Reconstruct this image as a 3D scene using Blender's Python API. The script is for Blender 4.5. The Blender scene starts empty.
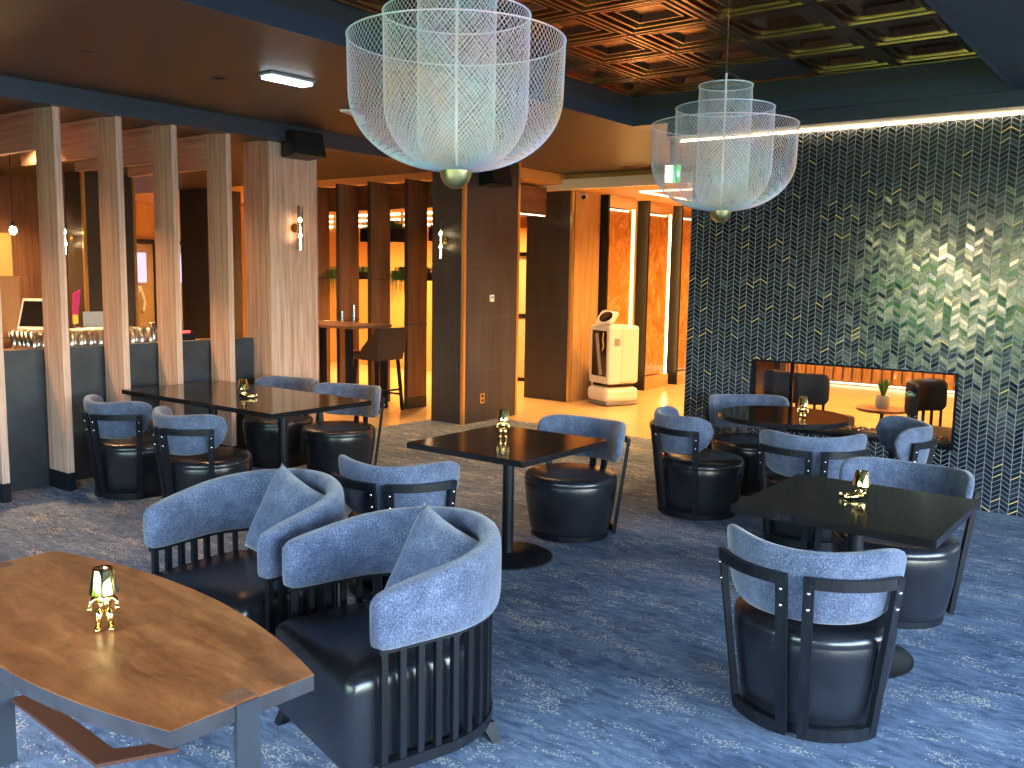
import bpy, bmesh, math, random
from mathutils import Vector, Matrix
random.seed(7)
C = bpy.context.collection
R = math.radians
PI = math.pi
LOBBY_E, BAR_E, SKY_E, SUN_E, EXPO = 620, 200, 3.0, 8.0, 1.3

# ---------------------------------------------------------------- materials
def newmat(name):
    m = bpy.data.materials.new(name); m.use_nodes = True
    nt = m.node_tree; b = nt.nodes['Principled BSDF']
    return m, nt, b

class N:
    """small wrapper to wire nodes"""
    def __init__(s, nt): s.nt = nt
    def n(s, t, **k):
        nd = s.nt.nodes.new(t)
        for a, v in k.items(): setattr(nd, a, v)
        return nd
    def l(s, a, b): s.nt.links.new(a, b)
    def val(s, sock, v):
        if hasattr(v, 'node'): s.l(v, sock)
        else: sock.default_value = v
    def m(s, op, a, b=0.0, c=0.0):
        nd = s.n('ShaderNodeMath', operation=op)
        s.val(nd.inputs[0], a); s.val(nd.inputs[1], b); s.val(nd.inputs[2], c)
        return nd.outputs[0]
    def obj(s): return s.n('ShaderNodeTexCoord').outputs['Object']
    def mapping(s, vec, scale=(1, 1, 1), rot=(0, 0, 0), loc=(0, 0, 0)):
        nd = s.n('ShaderNodeMapping'); s.l(vec, nd.inputs[0])
        nd.inputs['Scale'].default_value = scale; nd.inputs['Rotation'].default_value = rot; nd.inputs['Location'].default_value = loc
        return nd.outputs[0]
    def noise(s, vec, scale=5, detail=3, rough=.5, dist=0):
        nd = s.n('ShaderNodeTexNoise'); s.l(vec, nd.inputs['Vector'])
        nd.inputs['Scale'].default_value = scale; nd.inputs['Detail'].default_value = detail
        nd.inputs['Roughness'].default_value = rough; nd.inputs['Distortion'].default_value = dist
        return nd.outputs[0]
    def ramp(s, f, stops, interp='LINEAR'):
        nd = s.n('ShaderNodeValToRGB'); s.l(f, nd.inputs[0]); cr = nd.color_ramp; cr.interpolation = interp
        while len(cr.elements) < len(stops): cr.elements.new(.5)
        for e, (p, c) in zip(cr.elements, stops):
            e.position = p; e.color = (c[0], c[1], c[2], 1) if isinstance(c, (tuple, list)) else (c, c, c, 1)
        return nd.outputs[0]
    def mix(s, f, a, b, mode='MIX'):
        nd = s.n('ShaderNodeMix', data_type='RGBA', blend_type=mode)
        s.val(nd.inputs[0], f)
        for i, v in ((6, a), (7, b)):
            if hasattr(v, 'node'): s.l(v, nd.inputs[i])
            else: nd.inputs[i].default_value = (v[0], v[1], v[2], 1)
        return nd.outputs[2]
    def bump(s, h, strength=.3, dist=.01):
        nd = s.n('ShaderNodeBump'); s.l(h, nd.inputs['Height'])
        nd.inputs['Strength'].default_value = strength; nd.inputs['Distance'].default_value = dist
        return nd.outputs[0]

def plain(name, col, rough=.5, metal=0.0, spec=.5, coat=0.0, var=.06, scale=30):
    m, nt, b = newmat(name); g = N(nt)
    f = g.noise(g.obj(), scale, 3)
    lo = tuple(max(0, c * (1 - var)) for c in col); hi = tuple(min(1, c * (1 + var)) for c in col)
    g.l(g.ramp(f, [(.3, lo), (.7, hi)]), b.inputs['Base Color'])
    b.inputs['Roughness'].default_value = rough; b.inputs['Metallic'].default_value = metal
    b.inputs['Specular IOR Level'].default_value = spec; b.inputs['Coat Weight'].default_value = coat
    return m
def emit(name, col, strength):
    m, nt, b = newmat(name)
    b.inputs['Base Color'].default_value = (*col, 1)
    b.inputs['Emission Color'].default_value = (*col, 1); b.inputs['Emission Strength'].default_value = strength
    return m
def wood(name, c1, c2, c3, axis='Z', rough=.45, gloss_bump=.15, fine=1.0, spec=.5):
    m, nt, b = newmat(name); g = N(nt); o = g.obj()
    sc = {'Z': (9, 9, .35), 'X': (.35, 9, 9), 'Y': (9, .35, 9)}[axis]
    sc2 = {'Z': (60, 60, 1.2), 'X': (1.2, 60, 60), 'Y': (60, 1.2, 60)}[axis]
    n1 = g.noise(g.mapping(o, sc), 3.0 * fine, 4, .6, .6)
    n2 = g.noise(g.mapping(o, sc2), 2.4 * fine, 3, .6)
    mx = g.m('ADD', g.m('MULTIPLY', n1, .6), g.m('MULTIPLY', n2, .4))
    g.l(g.ramp(mx, [(.34, c1), (.5, c2), (.66, c3)]), b.inputs['Base Color'])
    b.inputs['Roughness'].default_value = rough; b.inputs['Specular IOR Level'].default_value = spec
    g.l(g.bump(n2, gloss_bump, .002), b.inputs['Normal'])
    return m
MAT = {}
MAT['walnut'] = wood('pale_walnut', (.30, .17, .125), (.50, .315, .245), (.65, .46, .38))
MAT['walnut_arm'] = wood('pale_walnut_horizontal', (.30, .17, .125), (.50, .315, .245), (.65, .46, .38), 'X')
MAT['brown_wood'] = wood('brown_veneer', (.10, .045, .025), (.19, .09, .05), (.26, .13, .075))
MAT['brown_wood_h'] = wood('brown_veneer_horizontal', (.10, .045, .025), (.19, .09, .05), (.26, .13, .075), 'Y')
MAT['brown_wood_arm'] = wood('brown_veneer_long', (.10, .045, .025), (.19, .09, .05), (.26, .13, .075), 'X')
MAT['black_wood'] = wood('black_stained_wood', (.004, .005, .008), (.007, .008, .012), (.012, .014, .02), rough=.4, spec=.22)
MAT['top_black'] = wood('black_table_laminate', (.007, .006, .007), (.011, .010, .011), (.016, .014, .015), 'Y', rough=.13, gloss_bump=0.0)
MAT['black_metal'] = plain('black_powder_coat', (.006, .008, .012), .36, spec=.25)
MAT['leather'] = plain('black_leather', (.016, .019, .026), .34, spec=.6)
def leather():
    m, nt, b = newmat('black_leather'); g = N(nt); o = g.obj()
    f = g.noise(o, 6, 4)
    g.l(g.ramp(f, [(.3, (.006, .007, .011)), (.7, (.014, .016, .022))]), b.inputs['Base Color'])
    b.inputs['Roughness'].default_value = .27; b.inputs['Specular IOR Level'].default_value = .62
    g.l(g.bump(g.noise(o, 90, 4), .06, .002), b.inputs['Normal'])
    return m
MAT['leather'] = leather()
def fabric():
    m, nt, b = newmat('blue_grey_boucle'); g = N(nt); o = g.obj()
    n1 = g.noise(o, 170, 3, .7); n2 = g.noise(o, 14, 3)
    mx = g.m('ADD', g.m('MULTIPLY', n1, .75), g.m('MULTIPLY', n2, .25))
    g.l(g.ramp(mx, [(.36, (.024, .034, .068)), (.5, (.062, .080, .142)), (.64, (.15, .18, .27))]), b.inputs['Base Color'])
    b.inputs['Roughness'].default_value = .95; b.inputs['Sheen Weight'].default_value = .35; b.inputs['Specular IOR Level'].default_value = .2
    g.l(g.bump(n1, .5, .004), b.inputs['Normal'])
    return m
MAT['fabric'] = fabric()
def carpet():
    m, nt, b = newmat('blue_patterned_carpet'); g = N(nt); o = g.obj()
    n_big = g.noise(g.mapping(o, (.55, 1.1, 1)), 2.2, 4, .6)
    n_med = g.noise(g.mapping(o, (3, 9, 1), (0, 0, .15)), 3.2, 5, .7, .4)
    n_fine = g.noise(o, 150, 2, .6)
    mx = g.m('ADD', g.m('ADD', g.m('MULTIPLY', n_big, .3), g.m('MULTIPLY', n_med, .5)), g.m('MULTIPLY', n_fine, .2))
    base = g.ramp(mx, [(.34, (.036, .054, .094)), (.45, (.082, .116, .184)), (.54, (.15, .198, .285)), (.66, (.26, .32, .40))])
    # tan flecks gathered in drifting streaks
    vor = g.n('ShaderNodeTexVoronoi'); g.l(g.mapping(o, (1, 1.6, 1)), vor.inputs['Vector']); vor.inputs['Scale'].default_value = 95
    sepv = g.n('ShaderNodeSeparateColor'); g.l(vor.outputs['Color'], sepv.inputs[0])
    streak = g.noise(g.mapping(o, (1.0, 3.2, 1), (0, 0, .12)), 2.6, 4, .62, .5)
    sm = g.m('GREATER_THAN', g.m('ADD', g.m('MULTIPLY', sepv.outputs[0], .26), streak), .765)
    near = g.m('LESS_THAN', vor.outputs['Distance'], .52)
    g.l(g.mix(g.m('MULTIPLY', g.m('MULTIPLY', sm, near), .85), base, (.62, .55, .44)), b.inputs['Base Color'])
    b.inputs['Roughness'].default_value = .95; b.inputs['Specular IOR Level'].default_value = .15
    g.l(g.bump(n_fine, .5, .006), b.inputs['Normal'])
    return m
MAT['carpet'] = carpet()
def stone_floor():
    m, nt, b = newmat('honey_stone_floor'); g = N(nt); o = g.obj()
    br = g.n('ShaderNodeTexBrick'); g.l(o, br.inputs['Vector']); br.inputs['Scale'].default_value = 1
    br.inputs['Brick Width'].default_value = 1.2; br.inputs['Row Height'].default_value = .6; br.inputs['Mortar Size'].default_value = .004
    br.inputs['Color1'].default_value = (.60, .42, .22, 1); br.inputs['Color2'].default_value = (.54, .37, .19, 1); br.inputs['Mortar'].default_value = (.36, .27, .17, 1)
    n = g.noise(g.mapping(o, (1, 4, 1)), 3, 5, .6)
    g.l(g.mix(.5, br.outputs['Color'], g.ramp(n, [(.3, (.42, .29, .14)), (.7, (.70, .52, .30))])), b.inputs['Base Color'])
    b.inputs['Roughness'].default_value = .22
    return m
MAT['stone_floor'] = stone_floor()
def onyx():
    m, nt, b = newmat('amber_onyx'); g = N(nt); o = g.obj()
    n1 = g.noise(g.mapping(o, (1, 1, .55)), 2.2, 8, .62, 2.6)
    v = g.m('ABSOLUTE', g.m('SUBTRACT', n1, .5))
    c = g.ramp(n1, [(.3, (.26, .105, .025)), (.5, (.50, .24, .07)), (.7, (.34, .15, .04))])
    g.l(g.mix(g.ramp(v, [(0, .8), (.014, .0)]), c, (.85, .48, .20)), b.inputs['Base Color'])
    b.inputs['Roughness'].default_value = .12
    return m
MAT['onyx'] = onyx()
def chevron():
    m, nt, b = newmat('black_chevron_glass_tile'); g = N(nt)
    sep = g.n('ShaderNodeSeparateXYZ'); g.l(g.obj(), sep.inputs[0]); X, Z = sep.outputs[0], sep.outputs[2]
    w, h, k = .062, .038, 1.05
    c = g.m('DIVIDE', X, w); ci = g.m('FLOOR', c); f = g.m('SUBTRACT', c, ci)
    par = g.m('FLOORED_MODULO', ci, 2.0)
    t = g.m('ABSOLUTE', g.m('SUBTRACT', par, f))
    v = g.m('ADD', g.m('DIVIDE', Z, h), g.m('MULTIPLY', t, k)); vi = g.m('FLOOR', v); fv = g.m('SUBTRACT', v, vi)
    cmb = g.n('ShaderNodeCombineXYZ'); g.l(ci, cmb.inputs[0]); g.l(vi, cmb.inputs[1])
    wn = g.n('ShaderNodeTexWhiteNoise', noise_dimensions='2D'); g.l(cmb.outputs[0], wn.inputs['Vector'])
    sc = g.n('ShaderNodeSeparateColor'); g.l(wn.outputs['Color'], sc.inputs[0]); r1, r2, r3 = sc.outputs
    gr = g.m('MAXIMUM', g.m('LESS_THAN', fv, .13), g.m('MAXIMUM', g.m('LESS_THAN', f, .045), g.m('GREATER_THAN', f, .955)))
    tile = g.ramp(r3, [(0, (.004, .006, .010)), (.6, (.010, .014, .020)), (1, (.028, .034, .045))])
    gold = g.m('MULTIPLY', g.m('GREATER_THAN', r1, .955), g.m('LESS_THAN', fv, .2))
    col = g.mix(gr, tile, (.13, .15, .18))
    g.l(g.mix(gold, col, (.55, .40, .14)), b.inputs['Base Color'])
    g.l(g.m('ADD', g.m('MULTIPLY', gr, .5), g.m('MULTIPLY_ADD', r2, .14, .10)), b.inputs['Roughness'])
    b.inputs['Specular IOR Level'].default_value = .9; b.inputs['Coat Weight'].default_value = .25; b.inputs['Coat Roughness'].default_value = .08
    nv = g.n('ShaderNodeCombineXYZ')
    g.l(g.m('MULTIPLY', g.m('SUBTRACT', r1, .5), .05), nv.inputs[0]); nv.inputs[1].default_value = -1
    g.l(g.m('MULTIPLY', g.m('SUBTRACT', r2, .5), .07), nv.inputs[2])
    nz = g.n('ShaderNodeVectorMath', operation='NORMALIZE'); g.l(nv.outputs[0], nz.inputs[0])
    g.l(nz.outputs[0], b.inputs['Normal']); g.l(nz.outputs[0], b.inputs['Coat Normal'])
    return m
MAT['chevron'] = chevron()
def column_clad(name, c1, c2):
    m, nt, b = newmat(name); g = N(nt); o = g.obj()
    n = g.noise(g.mapping(o, (55, 55, .8)), 1.6, 4, .65)
    br = g.n('ShaderNodeSeparateXYZ'); g.l(o, br.inputs[0])
    zz = g.m('FRACT', g.m('DIVIDE', br.outputs[2], .62))
    seam = g.m('LESS_THAN', zz, .012)
    pn = g.noise(g.mapping(o, (4, 4, 1.6)), 1, 1)
    c = g.ramp(g.m('ADD', g.m('MULTIPLY', n, .75), g.m('MULTIPLY', pn, .25)), [(.32, c1), (.68, c2)])
    g.l(g.mix(g.m('MULTIPLY', seam, .6), c, (.10, .085, .08)), b.inputs['Base Color'])
    b.inputs['Roughness'].default_value = .42
    g.l(g.bump(n, .35, .004), b.inputs['Normal'])
    return m
MAT['clad'] = column_clad('charcoal_striated_tile', (.022, .021, .025), (.062, .056, .058))
MAT['tabletop_wood'] = None
def plank_top():
    m, nt, b = newmat('brown_stained_maple'); g = N(nt); o = g.obj()
    n1 = g.noise(g.mapping(o, (1.0, 7, 1)), 2.2, 5, .6, .5); n2 = g.noise(g.mapping(o, (2.5, 4.5, 1)), 2.6, 5, .62, 1.2)
    n3 = g.noise(g.mapping(o, (9, 70, 1)), 3, 3, .6)
    sep = g.n('ShaderNodeSeparateXYZ'); g.l(o, sep.inputs[0])
    pl = g.m('FLOOR', g.m('DIVIDE', sep.outputs[1], .13))
    wn = g.n('ShaderNodeTexWhiteNoise', noise_dimensions='1D'); g.l(pl, wn.inputs['W'])
    mx = g.m('ADD', g.m('ADD', g.m('MULTIPLY', n1, .4), g.m('MULTIPLY', n2, .4)), g.m('ADD', g.m('MULTIPLY', n3, .12), g.m('MULTIPLY', wn.outputs[0], .08)))
    g.l(g.ramp(mx, [(.34, (.13, .042, .014)), (.46, (.27, .095, .030)), (.58, (.42, .165, .055)), (.72, (.55, .25, .09))]), b.inputs['Base Color'])
    b.inputs['Roughness'].default_value = .33; b.inputs['Coat Weight'].default_value = .25; b.inputs['Coat Roughness'].default_value = .2
    g.l(g.bump(n3, .08, .002), b.inputs['Normal'])
    return m
MAT['tabletop_wood'] = plank_top()
MAT['slate_edge'] = plain('grey_varnished_edge', (.028, .028, .036), .35, var=.35, scale=14)
MAT['steel_blue'] = plain('dark_steel', (.018, .024, .036), .4)
MAT['bronze_plate'] = plain('bronze_brown_plate', (.07, .026, .014), .35)
MAT['chrome'] = plain('chrome', (.8, .8, .82), .12, 1.0)
MAT['gold'] = plain('polished_gold', (.86, .62, .26), .09, 1.0, var=.02)
MAT['brass'] = plain('brushed_brass', (.70, .58, .22), .28, 1.0, var=.08)
MAT['gold_trim'] = plain('satin_gold_trim', (.78, .52, .20), .32, .85)
MAT['dark_paint'] = plain('dark_navy_paint', (.030, .042, .062), .4)
MAT['dark_trim'] = plain('dark_grey_brown_trim', (.035, .032, .032), .4)
MAT['brown_ceiling'] = plain('brown_ceiling_paint', (.050, .030, .020), .45, var=.03, scale=4)
MAT['ochre_wall'] = plain('ochre_plaster', (.60, .36, .13), .6, var=.05, scale=3)
MAT['navy_front'] = plain('navy_bar_panel', (.020, .026, .038), .45, var=.35, scale=5)
MAT['led_glow_wood'] = wood('led_glow_honey_veneer', (.30, .17, .06), (.46, .28, .11), (.58, .38, .17))  # wood grain with grazing LED light painted into its golden tone
MAT['white_paint'] = plain('off_white_paint', (.85, .86, .86), .5)
MAT['white_plastic'] = plain('white_plastic', (.82, .80, .78), .3, var=.02)
MAT['grey_plastic'] = plain('grey_plastic', (.30, .29, .30), .4)
MAT['black_gloss'] = plain('black_gloss', (.006, .006, .009), .08)
MAT['frosted'] = plain('frosted_panel', (.42, .36, .24), .35)
MAT['cardboard'] = plain('cardboard', (.34, .20, .11), .8)
MAT['pink'] = plain('magenta_plastic', (.55, .02, .16), .35)
MAT['yellow'] = plain('yellow_plastic', (.85, .55, .05), .35)
MAT['green_sign'] = emit('green_exit_face', (.03, .42, .12), 2.2)
MAT['white_sign'] = emit('white_exit_face', (.85, .95, .88), 1.2)
MAT['grass'] = plain('green_foliage', (.07, .19, .04), .55, var=.4, scale=40)
MAT['leaf_out'] = plain('sunlit_leaves', (.14, .42, .04), .6, var=.5, scale=6)
MAT['bark'] = plain('bark', (.10, .07, .045), .9)
MAT['terracotta'] = plain('white_ceramic', (.62, .62, .58), .4)
MAT['led'] = emit('warm_led', (1.0, .74, .42), 9)
MAT['led_hot'] = emit('bright_warm_led', (1.0, .62, .20), 10)
MAT['led_soft'] = emit('soft_warm_led', (1.0, .80, .55), 3.0)
MAT['led_white'] = emit('cool_white_lens', (.80, .90, 1.0), 2.4)
MAT['bulb'] = emit('warm_bulb', (1.0, .72, .38), 40)
MAT['downlight'] = emit('downlight_lens', (1.0, .66, .32), 45)
MAT['red_led'] = emit('red_indicator', (1.0, .03, .03), 3)
MAT['screen'] = emit('blue_white_window', (.55, .5, .95), .5)
MAT['glint'] = plain('crushed_glass', (.25, .22, .2), .3, .6, var=.9, scale=300)
MAT['honey_dark'] = wood('dark_honey_veneer', (.20, .10, .04), (.32, .18, .07), (.42, .25, .11))  # darker honey veneer for the desk slats
def glass(name, col=(1, 1, 1), rough=.02, trans=.75):
    m, nt, b = newmat(name); g = N(nt)
    tr = g.n('ShaderNodeBsdfTransparent'); tr.inputs[0].default_value = (*col, 1)
    gl = g.n('ShaderNodeBsdfGlossy'); gl.inputs['Roughness'].default_value = rough
    fr = g.n('ShaderNodeFresnel'); fr.inputs[0].default_value = 1.5
    mx = g.n('ShaderNodeMixShader'); g.l(g.m('ADD', fr.outputs[0], 1 - trans - .04), mx.inputs[0])
    g.l(tr.outputs[0], mx.inputs[1]); g.l(gl.outputs[0], mx.inputs[2])
    g.l(mx.outputs[0], nt.nodes['Material Output'].inputs['Surface'])
    return m
MAT['glass'] = glass('clear_glass', (.95, .95, .95), .05, .68)
MAT['pane'] = glass('fireplace_pane', (.96, .96, .96), .02, .95)
MAT['tumbler'] = glass('tumbler_glass', (.95, .93, .9), .22, .28)
def copper():
    m, nt, b = newmat('dark_copper_tin'); g = N(nt)
    f = g.noise(g.obj(), 5, 3)
    g.l(g.ramp(f, [(.3, (.22, .105, .05)), (.7, (.38, .19, .09))]), b.inputs['Base Color'])
    b.inputs['Metallic'].default_value = 1; b.inputs['Roughness'].default_value = .26
    return m
MAT['copper'] = copper()
def wire():
    m, nt, b = newmat('iridescent_silver_wire'); g = N(nt)
    f = g.noise(g.obj(), 3.2, 2)
    g.l(g.ramp(f, [(.30, (1.0, .72, .48)), (.43, (.86, .74, .90)), (.54, (.70, .90, .92)), (.68, (1.0, .80, .58))]), b.inputs['Base Color'])
    b.inputs['Metallic'].default_value = .45; b.inputs['Roughness'].default_value = .35
    return m
MAT['wire'] = wire()

# ---------------------------------------------------------------- object helpers
def link(name, bm, mat, parent=None, smooth=False, loc=None):
    me = bpy.data.meshes.new(name)
    bmesh.ops.recalc_face_normals(bm, faces=bm.faces[:])
    bm.to_mesh(me); bm.free()
    me.materials.append(MAT[mat] if isinstance(mat, str) else mat)
    if smooth:
        for p in me.polygons: p.use_smooth = True
    o = bpy.data.objects.new(name, me); C.objects.link(o)
    if parent is not None: o.parent = parent
    if loc: o.location = loc
    return o
def smooth_angle(o, ang=35):
    me = o.data
    for p in me.polygons: p.use_smooth = True
    try: me.set_sharp_from_angle(angle=R(ang))
    except Exception: pass
    return o
def tag(o, label, cat, group=None, kind=None):
    o['label'] = label; o['category'] = cat
    if group: o['group'] = group
    if kind: o['kind'] = kind
    return o
def thing(name, label, cat, loc=(0, 0, 0), rotz=0, group=None):
    o = bpy.data.objects.new(name, None); C.objects.link(o)
    o.location = loc; o.rotation_euler = (0, 0, rotz); o.empty_display_size = .1
    return tag(o, label, cat, group)
def dup(root, loc, rotz, label=None, group=None):
    r = root.copy(); C.objects.link(r); r.location = loc; r.rotation_euler = (0, 0, rotz)
    if label: r['label'] = label
    if group: r['group'] = group
    for ch in list(root.children):
        c = ch.copy(); C.objects.link(c); c.parent = r
        for g_ in list(ch.children):
            d = g_.copy(); C.objects.link(d); d.parent = c
    return r
def B(): return bmesh.new()
def box(bm, x0, x1, y0, y1, z0, z1, bev=0):
    vs = [bm.verts.new((x, y, z)) for z in (z0, z1) for y in (y0, y1) for x in (x0, x1)]
    fs = [(0, 1, 3, 2), (4, 6, 7, 5), (0, 4, 5, 1), (2, 3, 7, 6), (0, 2, 6, 4), (1, 5, 7, 3)]
    ff = [bm.faces.new([vs[i] for i in f]) for f in fs]
    if bev:
        es = list({e for f in ff for e in f.edges})
        bmesh.ops.bevel(bm, geom=es, offset=bev, segments=2, profile=.5, affect='EDGES')
    return bm
def boxm(*a, bev=0): return box(B(), *a, bev=bev)
def beam(bm, p, q, w, h, up=Vector((0, 0, 1))):
    """rectangular bar between p and q, w across, h along 'up'"""
    p, q = Vector(p), Vector(q); d = (q - p).normalized()
    s = d.cross(up)
    if s.length < 1e-4: s = d.cross(Vector((1, 0, 0)))
    s.normalize(); u = s.cross(d).normalized()
    vs = []
    for c in (p, q):
        for a, b_ in ((-1, -1), (1, -1), (1, 1), (-1, 1)):
            vs.append(bm.verts.new(c + s * a * w / 2 + u * b_ * h / 2))
    for f in ((0, 1, 2, 3), (7, 6, 5, 4), (0, 4, 5, 1), (1, 5, 6, 2), (2, 6, 7, 3), (3, 7, 4, 0)):
        bm.faces.new([vs[i] for i in f])
    return bm
def tube(bm, pts, r, n=10, cap=True):
    pts = [Vector(p) for p in pts]; rs = r if isinstance(r, (list, tuple)) else [r] * len(pts)
    rings = []; prev = None
    for i, p in enumerate(pts):
        d = (pts[min(i + 1, len(pts) - 1)] - pts[max(i - 1, 0)]).normalized()
        s = prev if prev is not None else (Vector((0, 0, 1)) if abs(d.z) < .9 else Vector((1, 0, 0)))
        s = (s - d * s.dot(d)).normalized(); prev = s; t = d.cross(s)
        rings.append([bm.verts.new(p + (s * math.cos(a) + t * math.sin(a)) * rs[i]) for a in [2 * PI * k / n for k in range(n)]])
    for a, b_ in zip(rings, rings[1:]):
        for k in range(n): bm.faces.new((a[k], a[(k + 1) % n], b_[(k + 1) % n], b_[k]))
    if cap: bm.faces.new(rings[0][::-1]); bm.faces.new(rings[-1])
    return bm
def lathe(bm, prof, n=32, cx=0, cy=0, z=0, cap=True):
    rings = [[bm.verts.new((cx + r * math.cos(2 * PI * k / n), cy + r * math.sin(2 * PI * k / n), z + zz)) for k in range(n)] for r, zz in prof]
    for a, b_ in zip(rings, rings[1:]):
        for k in range(n): bm.faces.new((a[k], a[(k + 1) % n], b_[(k + 1) % n], b_[k]))
    if cap: bm.faces.new(rings[0][::-1]); bm.faces.new(rings[-1])
    return bm
def prism(bm, poly, z0, z1, bev=0):
    lo = [bm.verts.new((x, y, z0)) for x, y in poly]; hi = [bm.verts.new((x, y, z1)) for x, y in poly]
    n = len(poly); ff = [bm.faces.new(lo[::-1]), bm.faces.new(hi)]
    for k in range(n): ff.append(bm.faces.new((lo[k], lo[(k + 1) % n], hi[(k + 1) % n], hi[k])))
    if bev:
        es = [e for e in ff[1].edges] + [e for e in ff[0].edges]
        bmesh.ops.bevel(bm, geom=es, offset=bev, segments=2, profile=.5, affect='EDGES')
    return bm
def ball(bm, c, r, sx=1, sy=1, sz=1, seg=12):
    mtx = Matrix.Translation(c) @ Matrix.Diagonal((r * sx, r * sy, r * sz, 1))
    bmesh.ops.create_uvsphere(bm, u_segments=seg, v_segments=max(6, seg // 2), radius=1, matrix=mtx)
    return bm
def pad(bm, path, zt, zb, th, nsec=20, endp=5.0, lean=0.0):
    """upholstered band. path: list of (x,y,nx,ny,u) with u from -1..1, zt/zb functions of u"""
    rings = []
    zmid_e = None
    for (x, y, nx, ny, u) in path:
        e = max(0.0, 1 - abs(u) ** endp) ** .5
        e = max(e, .06)
        t, b_ = zt(u), zb(u); mid = (t + b_) / 2; hh = (t - b_) / 2 * (.25 + .75 * e); tt = th / 2 * (.3 + .7 * e)
        ring = []
        for k in range(nsec):
            a = 2 * PI * k / nsec
            ca, sa = math.cos(a), math.sin(a)
            rr = math.copysign(abs(ca) ** .6, ca) * tt; zz = math.copysign(abs(sa) ** .42, sa) * hh
            z = mid + zz; off = rr + lean * (z - .6)
            ring.append(bm.verts.new((x + nx * off, y + ny * off, z)))
        rings.append(ring)
    for a, b_ in zip(rings, rings[1:]):
        for k in range(nsec): bm.faces.new((a[k], a[(k + 1) % nsec], b_[(k + 1) % nsec], b_[k]))
    bm.faces.new(rings[0][::-1]); bm.faces.new(rings[-1])
    return bm

# ---------------------------------------------------------------- the setting
def struct(name, bm, mat, parent=None, smooth=False):
    o = link(name, bm, mat, parent, smooth)
    if parent is None: o['kind'] = 'structure'
    return o
WY = 7.67                     # face of the tiled wall
CZ = 3.10                     # plain ceiling
TZ = 3.345                    # tin ceiling in the coffer
CX0, CX1, CY0, CY1 = -4.27, -1.17, -.6, 7.37
XR, YB = 3.8, -2.4            # right wall and window wall behind the viewer

struct('floor', boxm(-7.35, XR, YB, 8.72, -.1, 0), 'carpet')
b = B(); box(b, -16, XR, 8.72, 17, -.1, 0.0); box(b, -16, -7.35, YB, 8.72, -.1, 0.0)
struct('floor_lobby', b, 'stone_floor')
b = B()
box(b, -7.0, CX0, YB, 10.4, CZ, CZ + .45); box(b, CX0, XR, WY + .42, 10.4, CZ, CZ + .45)
struct('ceiling', b, 'brown_ceiling')
b = B(); box(b, CX1, XR, YB, WY + .42, CZ, CZ + .45); box(b, CX0, CX1, CY1, WY + .42, CZ, CZ + .45); box(b, CX0, CX1, YB, CY0, CZ, CZ + .45)
struct('ceiling_window_side', b, 'dark_paint')
b = B(); box(b, -16, -7.0, YB, 8.3, 2.965, 3.5)
struct('ceiling_bar', b, 'brown_ceiling')
b = B(); box(b, -16, XR, 10.4, 17, 2.90, 3.5); box(b, -16, -7.0, 8.3, 10.4, 2.965, 3.5)
struct('ceiling_lobby', b, 'ochre_wall')
# coffer lining: navy lower band and grey-brown upper band
zm = CZ + .12
for nm, z0, z1, mt, ins in (('trim_1', CZ - .004, zm, 'dark_paint', .0), ('trim_2', zm, TZ, 'dark_trim', .006)):
    b = B(); t_ = .03
    box(b, CX0, CX0 + t_ - ins, CY0, CY1, z0, z1); box(b, CX1 - t_ + ins, CX1, CY0, CY1, z0, z1)
    box(b, CX0 + t_, CX1 - t_, CY1 - t_ + ins, CY1, z0, z1); box(b, CX0 + t_, CX1 - t_, CY0, CY0 + t_ - ins, z0, z1)
    struct(nm, b, mt)
# pressed tin panels with stepped square mouldings
def tin():
    b = B(); P = .6; x_off, y_off = -3.755, 6.01
    def ring(x0, x1, y0, y1, z0, ins, z1):
        o = [(x0, y0), (x1, y0), (x1, y1), (x0, y1)]; i_ = [(x0 + ins, y0 + ins), (x1 - ins, y0 + ins), (x1 - ins, y1 - ins), (x0 + ins, y1 - ins)]
        a = [b.verts.new((*p, z0)) for p in o]; c = [b.verts.new((*p, z1)) for p in i_]
        for k in range(4): b.faces.new((a[k], a[(k + 1) % 4], c[(k + 1) % 4], c[k]))
        return x0 + ins, x1 - ins, y0 + ins, y1 - ins, z1
    steps = [(.016, -.014), (.022, 0), (.004, .022), (.022, 0), (.012, -.014), (.02, .0), (.004, .024), (.03, .0), (.012, -.014), (.014, 0), (.03, .034)]
    xs = [CX0 + .03] + [x_off + P * k for k in range(-1, 5) if CX0 + .05 < x_off + P * k < CX1 - .05] + [CX1 - .03]
    ys = [CY0 + .03] + [y_off + P * k for k in range(-12, 3) if CY0 + .05 < y_off + P * k < CY1 - .05] + [CY1 - .03]
    blanks = []
    for i in range(len(xs) - 1):
        for j in range(len(ys) - 1):
            x0, x1, y0, y1 = xs[i], xs[i + 1], ys[j], ys[j + 1]
            w = min(x1 - x0, y1 - y0); sc = 1.0 if w > .4 else w / .62
            if j == len(ys) - 3 and i in (2, 5):
                blanks.append((x0, x1, y0, y1)); continue
            st = (x0, x1, y0, y1, TZ)
            for ins, dz in steps:
                st = ring(*st[:4], st[4], ins * sc, st[4] + dz * sc)
            x0, x1, y0, y1, z = st
            b.faces.new([b.verts.new(p) for p in ((x0, y0, z), (x1, y0, z), (x1, y1, z), (x0, y1, z))])
    return b, blanks
b, blanks = tin()
struct('ceiling_tin', b, 'copper')
b = B(); box(b, CX0, CX1, CY0, CY1, TZ + .09, TZ + .13)
for (x0, x1, y0, y1) in blanks: box(b, x0 + .01, x1 - .01, y0 + .01, y1 - .01, TZ - .004, TZ + .02)
struct('ceiling_coffer_back', b, 'dark_trim')

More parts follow.
